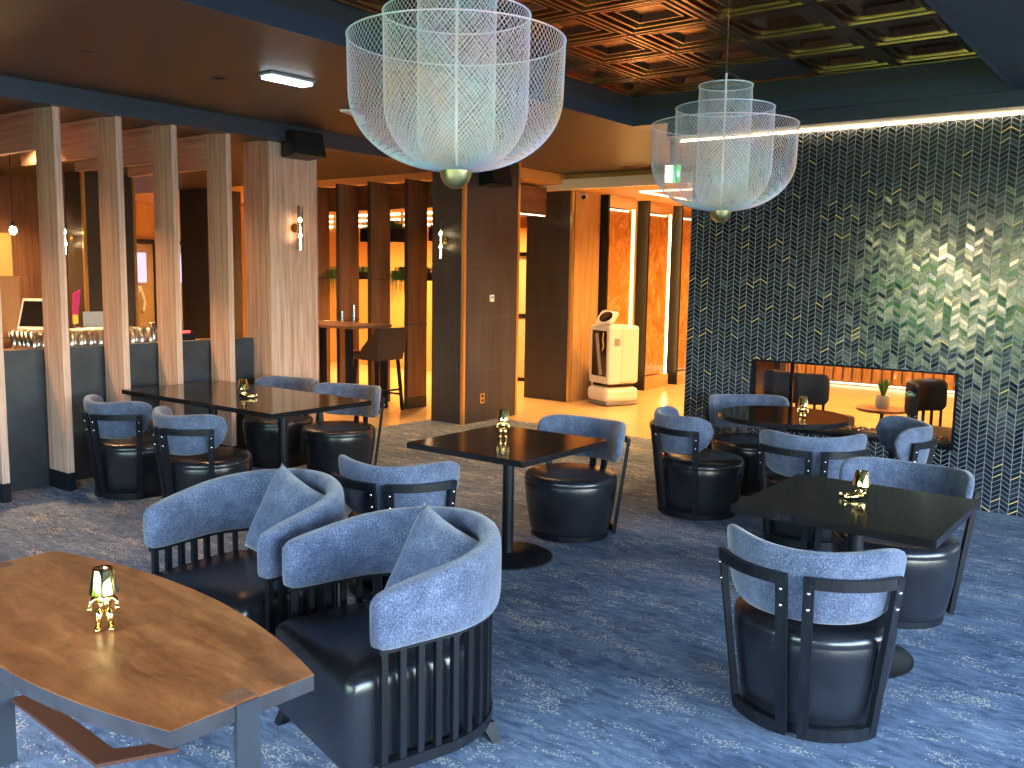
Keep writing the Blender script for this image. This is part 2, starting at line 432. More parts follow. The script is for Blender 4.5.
# tiled wall with the see-through fireplace
FX0, FX1, FZ0, FZ1 = -3.14, -1.465, .44, 1.048
TX0 = -3.785
b = B()
box(b, TX0, FX0, WY, WY + .42, 0, 2.965); box(b, FX1, XR, WY, WY + .42, 0, 2.965)
box(b, FX0, FX1, WY, WY + .42, 0, FZ0); box(b, FX0, FX1, WY, WY + .42, FZ1, 2.965)
struct('wall_back', b, 'chevron')
struct('trim_3', boxm(TX0 - .12, XR, CY1 + .01, WY + .42, 2.985, CZ), 'dark_paint')
struct('trim_4', boxm(TX0 - .12, XR, WY - .035, WY - .018, 2.970, 2.985), 'led')
b = B()
box(b, FX0 - .0, FX0 + .035, WY - .012, WY + .43, FZ0, FZ1); box(b, FX1 - .02, FX1, WY - .006, WY + .43, FZ0, FZ1)
box(b, FX0 + .035, FX1 - .02, WY - .006, WY + .43, FZ1 - .015, FZ1); box(b, FX0 + .035, FX1 - .02, WY - .006, WY + .43, FZ0, FZ0 + .03)
box(b, FX0 + .20, FX0 + .23, WY + .40, WY + .43, FZ0 + .03, FZ1 - .015)
fire = thing('fireplace', 'long see-through glass fireplace set into the black chevron tiled wall', 'fireplace', (0, 0, 0))
link('frame', b, 'black_gloss', fire)
link('glass_pane', boxm(FX0 + .035, FX1 - .02, WY + .005, WY + .011, FZ0 + .03, FZ1 - .015), 'pane', fire)
b = B()
for k in range(420):
    x = random.uniform(FX0 + .06, FX1 - .04); y = random.uniform(WY + .12, WY + .30); s = random.uniform(.006, .014)
    bmesh.ops.create_icosphere(b, subdivisions=0 or 1, radius=s, matrix=Matrix.Translation((x, y, FZ0 + .055 + random.uniform(0, .012))) @ Matrix.Rotation(random.random() * 3, 4, 'X'))
box(b, FX0 + .05, FX1 - .03, WY + .11, WY + .31, FZ0 + .03, FZ0 + .055)
o = link('crushed_glass', b, 'glint', fire); o['kind'] = 'stuff'; o['label'] = 'bed of glittering crushed glass'

# walls of the room behind the viewer: big windows, garden outside
def window_wall(name, along, c0, c1, pos, th, wins, sill, head):
    b = B()
    def seg(a0, a1, z0, z1):
        if along == 'X': box(b, a0, a1, pos - th, pos, z0, z1)
        else: box(b, pos, pos + th, a0, a1, z0, z1)
    cur = c0
    for (w0, w1) in wins:
        seg(cur, w0, 0, CZ + .3); seg(w0, w1, 0, sill); seg(w0, w1, head, CZ + .3); cur = w1
    seg(cur, c1, 0, CZ + .3)
    struct(name, b, 'dark_paint')
WINS_B = [(-6.15, -6.0), (-4.7, -3.1), (-2.8, -1.2), (-.9, .7)]
WINS_R = [(-2.1, -.2), (0.0, 1.9), (2.1, 4.0), (4.2, 6.1)]
window_wall('wall_front', 'X', -7.35, XR + .2, YB, .2, WINS_B, .25, 2.75)
window_wall('wall_right', 'Y', YB, WY, XR, .2, WINS_R, .25, 2.75)
nwin = 1
def wframe(w0, w1, along, pos):
    global nwin
    b = B(); m_ = (w0 + w1) / 2
    for a0, a1, z0, z1 in ((w0, w0 + .05, .25, 2.75), (w1 - .05, w1, .25, 2.75), (m_ - .02, m_ + .02, .3, 2.7), (w0 + .05, w1 - .05, .25, .3), (w0 + .05, w1 - .05, 2.7, 2.75)):
        if along == 'X': box(b, a0, a1, pos - .13, pos - .07, z0, z1)
        else: box(b, pos + .07, pos + .13, a0, a1, z0, z1)
    struct('window_%d' % nwin, b, 'black_metal'); nwin += 1
for w in WINS_B: wframe(*w, 'X', YB)
for w in WINS_R: wframe(*w, 'Y', XR)
struct('ground_outside', boxm(-30, 30, -30, -2.6, -.35, -.12), plain('lawn', (.10, .20, .05), .9, var=.4, scale=3))
struct('ground_side', boxm(4.0, 30, -2.6, 30, -.35, -.12), plain('blue_grey_paving', (.13, .17, .23), .9, var=.2, scale=3))

# lobby shell
struct('wall_lobby_left', boxm(-16.2, -16, YB, 17, 0, 3.4), 'brown_wood')
b = B(); box(b, -15.9, -7.72, 12.1, 12.3, 0, 2.90)
struct('wall_lobby_recess', b, 'ochre_wall')
struct('wall_lobby_end', boxm(-16, XR + .2, 16.8, 17, 0, 3.4), 'ochre_wall')
struct('wall_lobby_right', boxm(XR, XR + .2, WY, 17, 0, 3.4), 'ochre_wall')
struct('wall_bar_front', boxm(-16, -7.35, YB - .2, YB, 0, 3.4), 'dark_paint')

# ---------------------------------------------------------------- walnut post screen and bar front
g1 = 'walnut frames of the screen along the bar'
PX0, PX1 = -7.29, -7.0
def post(y, label):
    t = thing('screen_frame', label, 'post', (0, y, 0), 0, g1)
    link('upright', boxm(PX0, PX1, 0, .054, .145, 2.963), 'walnut', t)
    link('top_arm', boxm(-8.6, PX0, 0, .054, 2.655, 2.963), 'walnut_arm', t)
    o = link('plinth', boxm(PX0 - .003, PX1 + .004, -.003, .057, 0, .145), 'black_metal', t); o['label'] = 'black plinth'
    return t
post(3.00, 'walnut screen post at the left edge of the photo, cut by the frame')
post(3.49, 'walnut screen post nearest the left edge seen whole, left of the bar taps')
post(3.985, 'walnut screen post right of the pink beer tap handle')
post(4.475, 'walnut screen post behind the left chairs of the long table, third seen whole')
post(5.01, 'walnut screen post standing next to the wide walnut column')
b = B(); box(b, -7.43, -7.05, 5.51, 6.09, 0, 2.963)
col = tag(link('wood_column', b, 'walnut'), 'wide square walnut clad column with a glass wall sconce', 'column')
struct('trim_5', boxm(-7.12, -6.93, YB, 8.03, 2.95, 3.10), 'dark_paint')
bar = thing('bar_counter', 'navy panelled bar counter behind the walnut posts', 'bar')
link('front_panel', boxm(-7.42, -7.32, -1, 5.53, 0, 1.105), 'navy_front', bar)
link('counter_top', boxm(-8.05, -7.42, -1, 5.53, 1.02, 1.06), 'brown_wood_h', bar)
link('back_panel', boxm(-8.05, -8.0, -1, 5.53, .0, 1.02), 'brown_wood_h', bar)
bc = thing('back_bar_counter', 'dark wooden back counter with open shelves behind the bar', 'counter')
link('carcass', boxm(-10.2, -9.7, 1.5, 6.2, 0, .98), 'brown_wood', bc)
link('counter_top', boxm(-10.25, -9.65, 1.45, 6.25, .98, 1.02), 'brown_wood_h', bc)

# ---------------------------------------------------------------- charcoal columns
def clad_column(x0, x1, y0, y1, z1, label, trims, name='clad_column'):
    t = thing(name, label, 'column', (0, 0, 0))
    link('cladding', boxm(x0, x1, y0, y1, 0, z1), 'clad', t)
    for (tx, ty) in trims:
        o = link('corner_trim', boxm(tx - .034, tx + .006, ty - .006, ty + .034, 0, z1), 'gold_trim', t); o['label'] = 'gold metal corner strip'
    return t
clad_column(-7.27, -6.78, 8.02, 9.04, 3.1, 'charcoal tiled column with gold corner strips, nearer one, carrying a glass sconce', [(-6.78, 8.02), (-6.78, 9.04)])
lit_col = clad_column(-7.72, -6.95, 10.5, 11.18, 2.90, 'charcoal tiled column beside the white robot', [(-6.95, 10.5)])
clad_column(-11.8, -11.37, 6.0, 6.68, 2.965, 'charcoal column far behind the bar with a lit sconce', [(-11.37, 6.0), (-11.37, 6.68)])
clad_column(-12.8, -12.08, 8.3, 8.9, 2.965, 'dark ribbed column far behind, seen between two walnut posts', [])
clad_column(-11.5, -10.9, 3.55, 4.1, 2.965, 'dark brown panelled pier at the left behind the bar tablet', [])
hd = thing('header_box', 'brown wood header box with light strip between the two charcoal columns', 'header')
link('box_body', boxm(-7.9, -7.25, 9.05, 10.3, 2.56, 2.93), 'brown_wood_h', hd)
link('light_strip', boxm(-7.27, -7.255, 9.05, 10.28, 2.548, 2.56), 'led_soft', hd)
wb = tag(link('ceiling_beam', boxm(-7.57, -2.0, 10.3, 10.42, 2.90, 3.03), 'white_paint'), 'white painted beam at the lobby ceiling edge', 'beam')

o = link('led_glow_side_panel', boxm(-6.949, -6.93, 10.54, 11.18, 0, 2.90), 'led_glow_wood', lit_col); o['label'] = 'wood side panel coloured honey gold for the grazing LED light'  # added facing, the LED glow on this column side is put into its colour
for k, (a0, a1, c0_, c1_) in enumerate(((-6.2, -3.0, 10.98, 11.01), (-6.21, -6.18, 11.01, 14.0))):
    tag(link('ceiling_light_line', boxm(a0, a1, c0_, c1_, 2.885, 2.90), 'led_soft'), ('thin light line on the lobby ceiling running along the white beam', 'thin light line on the lobby ceiling running away beside the onyx panels')[k], 'light')
# ---------------------------------------------------------------- onyx panels
struct('wall_lobby_panel', boxm(-7.45, -7.02, 11.19, 16.5, 0, 2.90), 'ochre_wall')
wallp = [(11.28, 12.0, 'amber onyx wall panel directly behind the white robot'),
         (12.46, 13.18, 'amber onyx wall panel in the middle of the three'),
         (13.56, 14.3, 'amber onyx wall panel cut off by the chevron tiled wall')]
for i, (y0, y1, lab) in enumerate(wallp):
    t = thing('onyx_panel', lab, 'panel', (0, 0, 0), 0, 'amber onyx panels in the lobby')
    link('slab', boxm(-7.01, -6.9, y0, y1, .22, 2.72), 'onyx', t)
    o = link('base_rail', boxm(-7.01, -6.86, y0, y1 + .1, 0, .2), 'gold_trim', t); o['label'] = 'gold skirting rail'
    link('head_rail', boxm(-7.01, -6.87, y0, y1 + .1, 2.74, 2.9), 'gold_trim', t)
    o = link('edge_strip', boxm(-7.01, -6.82, y0 - .07, y0 - .02, 0, 2.9), 'black_metal', t); o['label'] = 'black fin at the panel edge'
    link('light_strip', boxm(-6.94, -6.91, y1 + .11, y1 + .13, .18, 2.88), 'led_hot', t)
    link('top_light', boxm(-6.895, -6.885, y0 + .1, y1 - .1, 2.70, 2.715), 'led_soft', t)

# ---------------------------------------------------------------- fin partition with planters
gf = 'brown wood fins of the far partition'
fl = [(-8.12, 'brown wood fin nearest the charcoal column, behind the right bar stool'),
      (-8.79, 'brown wood fin behind the bar table, second from the charcoal column'),
      (-9.40, 'brown wood fin behind the bar table, third from the charcoal column'),
      (-10.0, 'brown wood fin just right of the wide walnut column'),
      (-10.6, 'brown wood fin hidden mostly behind the wide walnut column'),
      (-11.2, 'brown wood fin seen left of the wide walnut column')]
for x, lab in fl:
    t = thing('wood_fin', lab, 'fin', (x, 8.5, 0), 0, gf)
    link('blade', boxm(-.055, 0, 0, .36, .15, 2.93), 'brown_wood', t)
    link('front_edge', boxm(-.056, .001, -.006, 0, .15, 2.93), 'dark_trim', t)
    link('plinth', boxm(-.058, .003, -.006, .362, 0, .15), 'dark_trim', t)
    link('shelf_bracket', boxm(0, .012, .0, .36, 1.09 if x in (-8.12, -9.40) else 1.66, 1.10 if x in (-8.12, -9.40) else 1.67), 'dark_trim', t)
fh = tag(link('wood_header', boxm(-11.3, -7.3, 8.87, 8.95, 2.60, 2.93), 'brown_wood_arm'), 'brown wood header board spanning the tops of the fins', 'header')
def planter(x0, x1, z, label, seed, trailing):
    rnd = random.Random(seed)
    t = thing('grass_planter', label, 'planter', ((x0 + x1) / 2, 9.04, z), 0, 'planters between the wood fins')
    hw = (x1 - x0) / 2 - .002
    link('trough', boxm(-hw, hw, -.16, .16, 0, .10 if trailing else .18), 'black_metal', t)
    b = B(); top = .10 if trailing else .18
    for k in range(420):
        x = rnd.uniform(-hw + .02, hw - .02); y = rnd.uniform(-.15, .13); L = rnd.uniform(.08, .2 if not trailing else .15)
        a = rnd.uniform(0, 2 * PI); dx, dy = math.cos(a), math.sin(a); w = .007
        if trailing and rnd.random() < .4:
            y = -.16; dy = -.25; dx = rnd.uniform(-.25, .25); L2 = rnd.uniform(.1, .42)
            pts = [(x, y, top), (x + dx * .06, y - .05, top + .03), (x + dx * .1, y - .08, top - L2 * .4), (x + dx * .12, y - .085, top - L2)]
        else:
            pts = [(x, y, top - .01), (x + dx * L * .25, y + dy * L * .25, top + L * .6), (x + dx * L * .6, y + dy * L * .6, top + L * (.8 if not trailing else .5))]
        px, py = -dy, dx; nn = math.hypot(px, py) or 1; px /= nn; py /= nn
        vs = []
        for i, (a_, b_, c_) in enumerate(pts):
            ww = w * (1 - .85 * i / (len(pts) - 1))
            vs.append((b.verts.new((a_ - px * ww, b_ - py * ww, c_)), b.verts.new((a_ + px * ww, b_ + py * ww, c_))))
        for p_, q_ in zip(vs, vs[1:]): b.faces.new((p_[0], p_[1], q_[1], q_[0]))
    o = link('grass_blades', b, 'grass', t); o['kind'] = 'stuff'
planter(-10.05, -9.42, 1.655, 'low planter of trailing green grass beside the wide walnut column', 1, True)
planter(-9.40, -8.80, 2.17, 'high planter of upright grass above the bar table', 2, False)
planter(-8.78, -8.14, 1.655, 'low planter of trailing green grass above the right bar stool', 3, True)
planter(-8.12, -7.62, 2.17, 'high planter of upright grass beside the charcoal column', 4, False)
planter(-11.2, -10.655, 2.02, 'high grass planter seen left of the wide walnut column', 5, False)

# far light lines on the recess wall, door with frosted glass
for k, x in enumerate((-14.4, -12.6, -10.8)):
    t = thing('line_light', ('set of white line lights high on the ochre wall, left of three', 'set of white line lights high on the ochre wall, middle of three', 'set of white line lights high on the ochre wall, right of three')[k], 'light', (x, 12.08, 2.60), 0, 'line lights on the ochre wall')
    for j in range(3): link('tube', boxm(-.85, .85, 0, .02, j * .1, j * .1 + .03), 'led_soft', t)
dr = thing('frosted_door', 'black framed frosted glass door beyond the gap between charcoal columns', 'door', (-8.9, 12.1, 0))
b = B()
for a in ((-.55, -.5, -.05, 0, 0, 2.12), (.5, .55, -.05, 0, 0, 2.12), (-.5, .5, -.05, 0, 2.06, 2.12), (-.5, .5, -.05, 0, 1.05, 1.12), (-.5, .5, -.05, 0, 0, .06)): box(b, *a)
link('frame', b, 'black_metal', dr); link('frosted_panel', boxm(-.5, .5, -.03, -.015, .06, 2.06), 'frosted', dr)
ob = tag(link('orange_bulkhead', boxm(-9.9, -7.9, 11.9, 12.08, 2.12, 2.5), 'ochre_wall'), 'ochre boxed bulkhead above the frosted glass door', 'bulkhead')


# ---------------------------------------------------------------- tub chairs
def tub_chair(label, loc, rz, group):
    t = thing('tub_chair', label, 'chair', loc, rz, group)
    prof = [(.02, .03), (.255, .03), (.272, .05), (.284, .12), (.300, .22), (.312, .32), (.316, .372), (.3135, .378), (.3165, .384), (.312, .405), (.298, .422), (.27, .431), (.15, .436), (.01, .437)]
    link('upholstered_seat', lathe(B(), prof, 48), 'leather', t, True)
    link('base_ring', lathe(B(), [(.24, 0), (.262, 0), (.262, .036), (.24, .036)], 40), 'black_wood', t)
    A, r = R(80), .322
    path = []
    for k in range(41):
        u = -1 + 2 * k / 40; a = u * A
        path.append((math.sin(a) * r, math.cos(a) * r, math.sin(a), math.cos(a), u))
    o = link('backrest', padx(B(), path, lambda u: .755 + .062 * u * u, lambda u: .475 + .03 * u ** 4, .062, endp=4.2, emin=.05, lean=.12), 'fabric', t, True)
    for s in (-1, 1):
        b = B(); a0, a1 = R(7.5) * s, R(60) * s
        rr = lambda z: .300 + .085 * z / .66
        for a in (a0, a1):
            p = lambda z: (math.sin(a) * rr(z), math.cos(a) * rr(z), z)
            beam(b, p(.01), p(.668), .040, .024, up=Vector((math.sin(a), math.cos(a), 0)))
        for z, h in ((.035, .05), (.648, .042)):
            n = 9; pts = [(math.sin(a0 + (a1 - a0) * k / n) * rr(z), math.cos(a0 + (a1 - a0) * k / n) * rr(z)) for k in range(n + 1)]
            lo = []
            for (x, y) in pts:
                L = math.hypot(x, y); nx, ny = x / L, y / L
                lo.append([b.verts.new((x + nx * q * .012, y + ny * q * .012, z + w * h / 2)) for q, w in ((-1, -1), (1, -1), (1, 1), (-1, 1))])
            for p_, q_ in zip(lo, lo[1:]):
                for k in range(4): b.faces.new((p_[k], p_[(k + 1) % 4], q_[(k + 1) % 4], q_[k]))
            b.faces.new(lo[0][::-1]); b.faces.new(lo[-1])
        link('back_frame', b, 'black_wood', t)
        for a in (a0, a1):
            for z in (.61, .545):
                q = rr(z) + .012; b = B()
                ball(b, (math.sin(a) * q, math.cos(a) * q, z), .0085, seg=8)
                o = link('bolt', b, 'chrome', t, True); o['label'] = 'chrome bolt head'
    return t
def padx(bm, path, zt, zb, th, nsec=20, endp=5.0, emin=.05, lean=0.0, tmin=.3):
    rings = []
    for (x, y, nx, ny, u) in path:
        e = max(0.0, 1 - abs(u) ** endp) ** .5
        t, b_ = zt(u), zb(u); mid = (t + b_) / 2; hh = (t - b_) / 2 * (emin + (1 - emin) * e); tt = th / 2 * (tmin + (1 - tmin) * e)
        ring = []
        for k in range(nsec):
            a = 2 * PI * k / nsec; ca, sa = math.cos(a), math.sin(a)
            rr = math.copysign(abs(ca) ** .55, ca) * tt; zz = math.copysign(abs(sa) ** .45, sa) * hh
            z = mid + zz; off = rr + lean * (z - .6)
            ring.append(bm.verts.new((x + nx * off, y + ny * off, z)))
        rings.append(ring)
    for a, b_ in zip(rings, rings[1:]):
        for k in range(nsec): bm.faces.new((a[k], a[(k + 1) % nsec], b_[(k + 1) % nsec], b_[k]))
    bm.faces.new(rings[0][::-1]); bm.faces.new(rings[-1])
    return bm
GT = 'round tub chairs with blue-grey wrap backs'
chairs = [
    (-1.16, 3.60, PI + R(7), 'round leather tub chair in the right foreground, its back to the viewer'),
    (-1.20, 4.97, R(-3), 'round leather tub chair behind the right square table, facing the viewer'),
    (-3.34, 5.10, R(0), 'round leather tub chair behind the middle square table, backrest against the gold floor'),
    (-3.46, 3.60, PI + R(25), 'tub chair at the near side of the middle table, half hidden by an armchair'),
    (-2.90, 6.21, R(138), 'tub chair on the left of the round table with its side to the viewer'),
    (-2.91, 7.16, R(40), 'tub chair behind the round table, in front of the tiled wall'),
    (-2.03, 6.03, R(205), 'tub chair on the near side of the round table, back to the viewer'),
    (-1.78, 6.66, R(-64), 'tub chair right of the round table below the fireplace plant'),
    (-6.60, 3.84, PI + R(3), 'left tub chair on the near side of the long table, beside a walnut post'),
    (-5.66, 3.84, PI, 'right tub chair on the near side of the long table, beyond the left armchair'),
    (-6.66, 5.27, R(12), 'left tub chair on the far side of the long table, by the walnut column'),
    (-5.88, 5.30, R(14), 'right tub chair on the far side of the long table, nearer the charcoal column'),
]
c0 = None
for x, y, rz, lab in chairs:
    if c0 is None: c0 = tub_chair(lab, (x, y, 0), rz, GT)
    else: dup(c0, (x, y, 0), rz, lab)

# ---------------------------------------------------------------- slatted lounge armchairs
def upath(w, yf, n=48, ang=0):
    """U-shaped path: from front left, round the back, to front right. returns (x,y,nx,ny,s) s=-1..1"""
    Ls = -yf + 0.0; La = PI * w; tot = 2 * Ls + La; out = []
    for k in range(n + 1):
        s = tot * k / n
        if s < Ls: x, y, nx, ny = -w, yf + s, -1, 0
        elif s < Ls + La:
            a = PI - (s - Ls) / w
            x, y, nx, ny = math.cos(a) * w, math.sin(a) * w, math.cos(a), math.sin(a)
        else: x, y, nx, ny = w, -(s - Ls - La), 1, 0
        out.append((x, y, nx, ny, -1 + 2 * k / n))
    return out
def lounge_chair(label, loc, rz, group):
    t = thing('slatted_armchair', label, 'armchair', loc, rz, group)
    # seat block, D shaped in plan
    def outline(w, yf, rc):
        pts = []
        for k in range(6):
            a = PI + (PI / 2) * k / 5; pts.append((-w + rc + math.cos(a) * rc, yf + rc + math.sin(a) * rc))
        for k in range(6):
            a = 1.5 * PI + (PI / 2) * k / 5; pts.append((w - rc + math.cos(a) * rc, yf + rc + math.sin(a) * rc))
        for k in range(25):
            a = PI * k / 24; pts.append((math.cos(a) * w, math.sin(a) * w + .0))
        return pts
    b = B(); rings = []
    for z, ins in ((.075, .012), (.085, 0), (.35, 0), (.385, .002), (.405, .014), (.420, .035), (.43, .09), (.436, .18), (.437, .26)):
        rings.append([b.verts.new((x, y, z)) for x, y in outline(.328 - ins, -.36 + ins, max(.012, .05 - ins * .2))])
    for p_, q_ in zip(rings, rings[1:]):
        n = len(p_)
        for k in range(n): b.faces.new((p_[k], p_[(k + 1) % n], q_[(k + 1) % n], q_[k]))
    b.faces.new(rings[0][::-1]); b.faces.new(rings[-1])
    smooth_angle(link('leather_seat', b, 'leather', t), 50)
    path = upath(.362, -.285, 64)
    zt = lambda u: .805 - .105 * abs(u) ** 1.7
    zb = lambda u: .510 - .0 * u
    link('wrap_backrest', padx(B(), path, zt, zb, .086, nsec=24, endp=26, emin=.82, tmin=.5), 'fabric', t, True)
    # lower rail
    b = B(); w = .362
    def strip(pts, z0, z1, th):
        lo = []
        for (x, y, nx, ny, s) in pts:
            lo.append([b.verts.new((x + nx * q, y + ny * q, z)) for q, z in ((-th, z0), (th, z0), (th, z1), (-th, z1))])
        for p_, q_ in zip(lo, lo[1:]):
            for k in range(4): b.faces.new((p_[k], p_[(k + 1) % 4], q_[(k + 1) % 4], q_[k]))
        b.faces.new(lo[0][::-1]); b.faces.new(lo[-1])
    strip(upath(w, -.26, 48), .072, .112, .017)
    link('lower_rail', b, 'black_wood', t)
    b = B(); strip(upath(w, -.265, 48), .498, .516, .015)
    link('upper_rail', b, 'black_wood', t)
    ns = 23; pp = upath(w, -.245, ns * 4)
    for k in range(ns + 1):
        x, y, nx, ny, s = pp[min(k * 4, len(pp) - 1)]
        b = B(); beam(b, (x, y, .10), (x, y, .505), .024, .022, up=Vector((nx, ny, 0)))
        link('slat', b, 'black_wood', t)
    for x, y in ((-.27, -.30), (.27, -.30), (-.26, .24), (.26, .24)):
        b = B(); s = 1.12
        top = [b.verts.new((x + dx * .03, y + dy * .03, .078)) for dx, dy in ((-1, -1), (1, -1), (1, 1), (-1, 1))]
        bot = [b.verts.new((x * s + dx * .018, y * s + dy * .018, 0)) for dx, dy in ((-1, -1), (1, -1), (1, 1), (-1, 1))]
        b.faces.new(top); b.faces.new(bot[::-1])
        for k in range(4): b.faces.new((top[k], top[(k + 1) % 4], bot[(k + 1) % 4], bot[k]))
        link('leg', b, 'black_wood', t)
    return t
GL = 'slatted armchairs with wrap backs'
l0 = lounge_chair('blue-grey slatted armchair nearest the viewer, right of the wooden table', (-2.35, 2.39, 0), R(-16), GL)
dup(l0, (-3.31, 2.47, 0), R(5), 'blue-grey slatted armchair farther left, behind the wooden table')
def pillow(label, loc, rot):
    b = B(); n = 20; S = .215
    top = {}; bot = {}
    for i in range(n + 1):
        for j in range(n + 1):
            u, v = -1 + 2 * i / n, -1 + 2 * j / n
            pin = 1 - .10 * (1 - abs(u) ** 2) * abs(v) ** 3; pin2 = 1 - .10 * (1 - abs(v) ** 2) * abs(u) ** 3
            h = .075 * ((1 - u ** 4) * (1 - v ** 4)) ** .55 + .004
            h += .006 * math.sin(5 * u + 2 * v) * (1 - u * u) * (1 - v * v)
            x, y = u * S * pin2, v * S * pin
            top[i, j] = b.verts.new((x, y, h))
            bot[i, j] = top[i, j] if i in (0, n) or j in (0, n) else b.verts.new((x, y, -h))
    for i in range(n):
        for j in range(n):
            b.faces.new((top[i, j], top[i + 1, j], top[i + 1, j + 1], top[i, j + 1]))
            q = (bot[i, j], bot[i, j + 1], bot[i + 1, j + 1], bot[i + 1, j])
            if len(set(q)) == 4: b.faces.new(q)
    o = link('throw_pillow', b, 'fabric', None, True, loc); o.rotation_euler = rot
    return tag(o, label, 'pillow', 'throw pillows on the armchairs')
def put_pillow(label, cx, cy, rz, lx, ly, z, yaw, tilt, roll):
    x = cx + lx * math.cos(rz) - ly * math.sin(rz); y = cy + lx * math.sin(rz) + ly * math.cos(rz)
    m_ = Matrix.Rotation(rz + yaw, 3, 'Z') @ Matrix.Rotation(R(90) - tilt, 3, 'X') @ Matrix.Rotation(roll, 3, 'Z')
    pillow(label, (x, y, z), m_.to_euler())
put_pillow('blue-grey pillow in the right corner of the armchair nearest the viewer', -2.35, 2.39, R(-16), .07, .15, .605, R(14), R(20), R(-14))
put_pillow('blue-grey pillow in the right corner of the farther left armchair', -3.31, 2.47, R(5), .07, .15, .605, R(-6), R(20), R(-14))

# ---------------------------------------------------------------- tables
def square_table(label, cx, cy, sx, sy, poles, z=.73, name='square_table'):
    t = thing(name, label, 'table', (cx, cy, 0))
    link('tabletop', boxm(-sx / 2, sx / 2, -sy / 2, sy / 2, z - .036, z, bev=.002), 'top_black', t)
    for px, py in poles:
        o = link('pole', lathe(B(), [(.036, .02), (.036, z - .05)], 24, px, py), 'black_metal', t); smooth_angle(o)
        smooth_angle(link('base_disc', lathe(B(), [(.285, 0), (.285, .008), (.27, .014), (.06, .022), (.04, .03)], 56, px, py), 'black_metal', t), 30)
        link('mounting_plate', boxm(px - .16, px + .16, py - .16, py + .16, z - .05, z - .036), 'black_metal', t)
    return t
square_table('black square pedestal table at the right holding a gold figure lamp', -1.20, 4.26, .87, .87, [(0, 0)])
square_table('black square pedestal table in the middle of the room', -3.35, 4.41, .88, .90, [(0, 0)])
square_table('long black table by the walnut posts', -6.02, 4.42, 1.93, .94, [(.49, 0), (-.40, 0)], name='long_table', z=.77)
t = thing('round_table', 'black round pedestal table in front of the fireplace', 'table', (-2.48, 6.70, 0))
smooth_angle(link('tabletop', lathe(B(), [(.46, .69), (.478, .694), (.48, .70), (.48, .726), (.477, .73)], 72), 'top_black', t), 30)
smooth_angle(link('pole', lathe(B(), [(.036, .02), (.036, .69)], 24), 'black_metal', t))
smooth_angle(link('base_disc', lathe(B(), [(.27, 0), (.27, .008), (.25, .014), (.05, .022)], 56), 'black_metal', t), 30)
# boat shaped wooden table
WT = (-2.474, 1.305)
t = thing('wooden_table', 'boat shaped brown wooden table with steel strap legs in the left foreground', 'table', (WT[0], WT[1], 0), R(-3.4))
def boat(L, we, wm, n=16):
    p = []
    for k in range(n + 1):
        x = -L + 2 * L * k / n; p.append((x, -(we + (wm - we) * (1 - (x / L) ** 2))))
    for k in range(n + 1):
        x = L - 2 * L * k / n; p.append((x, (we + (wm - we) * (1 - (x / L) ** 2))))
    return p
link('wooden_top', prism(B(), boat(.752, .195, .318), .7385, .74), 'tabletop_wood', t)
o = link('edge_band', prism(B(), boat(.7515, .1945, .3175), .698, .7384), 'slate_edge', t); o['label'] = 'grey varnished table edge'
for s in (-1, 1):
    b = B(); box(b, min(s * .742, s * .758), max(s * .742, s * .758), -.031, .031, 0.01, .7395); 
    box(b, min(s * .30, s * .742), max(s * .30, s * .742), -.031, .031, .688, .697)
    link('strap_leg', b, 'steel_blue', t)
    o = link('end_inlay', boxm(min(s * .68, s * .742), max(s * .68, s * .742), -.034, .034, .7395, .7405), 'brown_wood', t); o['label'] = 'darker wood inlay'
b = B(); prism(b, [(-.745, .02), (-.745, .10), (-.15, .10), (-.06, .245), (.0, .235), (-.10, .02)], .235, .247)
o = link('stretcher_plate', b, 'bronze_plate', t); o['label'] = 'flat brown stretcher plate'
smooth = None

# ---------------------------------------------------------------- gold figure lamps
def figure_lamp(kind, label, loc, rz, s=1.0):
    t = thing('figure_lamp', label, 'lamp', loc, rz, 'gold figure lamps on the tables')
    t.scale = (s, s, s)
    b = B()
    if kind == 'stand':
        for sx in (-1, 1):
            tube(b, [(sx * .012, 0, .062), (sx * .015, -.002, .035), (sx * .017, 0, .010)], [.0115, .009, .0075])
            ball(b, (sx * .018, -.008, .007), .0105, 1, 1.5, .68)
        tube(b, [(0, 0, .058), (0, 0, .075), (0, .002, .095), (0, .002, .112)], [.016, .0185, .021, .011])
        for sx in (-1, 1):
            tube(b, [(sx * .018, 0, .100), (sx * .032, -.004, .088), (sx * .036, -.014, .072)], [.008, .0065, .006]); ball(b, (sx * .036, -.016, .069), .0075)
        ball(b, (0, 0, .128), .017)
        zz = .112
    else:
        for sx in (-1, 1):
            tube(b, [(sx * .012, .006, .016), (sx * .022, -.035, .018), (sx * .027, -.072, .012)], [.013, .0105, .008])
            ball(b, (sx * .028, -.080, .018), .0105, .85, .8, 1.5)
        tube(b, [(0, .012, .008), (0, .012, .030), (0, .010, .050), (0, .008, .066)], [.020, .023, .021, .010])
        for sx in (-1, 1):
            tube(b, [(sx * .018, .010, .056), (sx * .034, .008, .036), (sx * .030, -.012, .026)], [.008, .0065, .006]); ball(b, (sx * .029, -.014, .025), .0075)
        ball(b, (0, .006, .080), .017)
        zz = .066
    o = link('figure', b, 'gold', t, True)
    b = B(); y0 = 0 if kind == 'stand' else .006
    lathe(b, [(.040, zz), (.0285, zz + .066), (.027, zz + .068), (.012, zz + .0675), (.010, zz + .062), (.0265, zz + .062), (.0385, zz + .001)], 40, 0, y0, cap=False)
    smooth_angle(link('lamp_shade', b, 'gold', t), 30)
    return t
figure_lamp('stand', 'gold standing figure lamp on the brown wooden table', (-2.385, 1.275, .7400), R(55))
figure_lamp('stand', 'gold figure lamp on the middle square table', (-3.46, 4.49, .73), R(40))
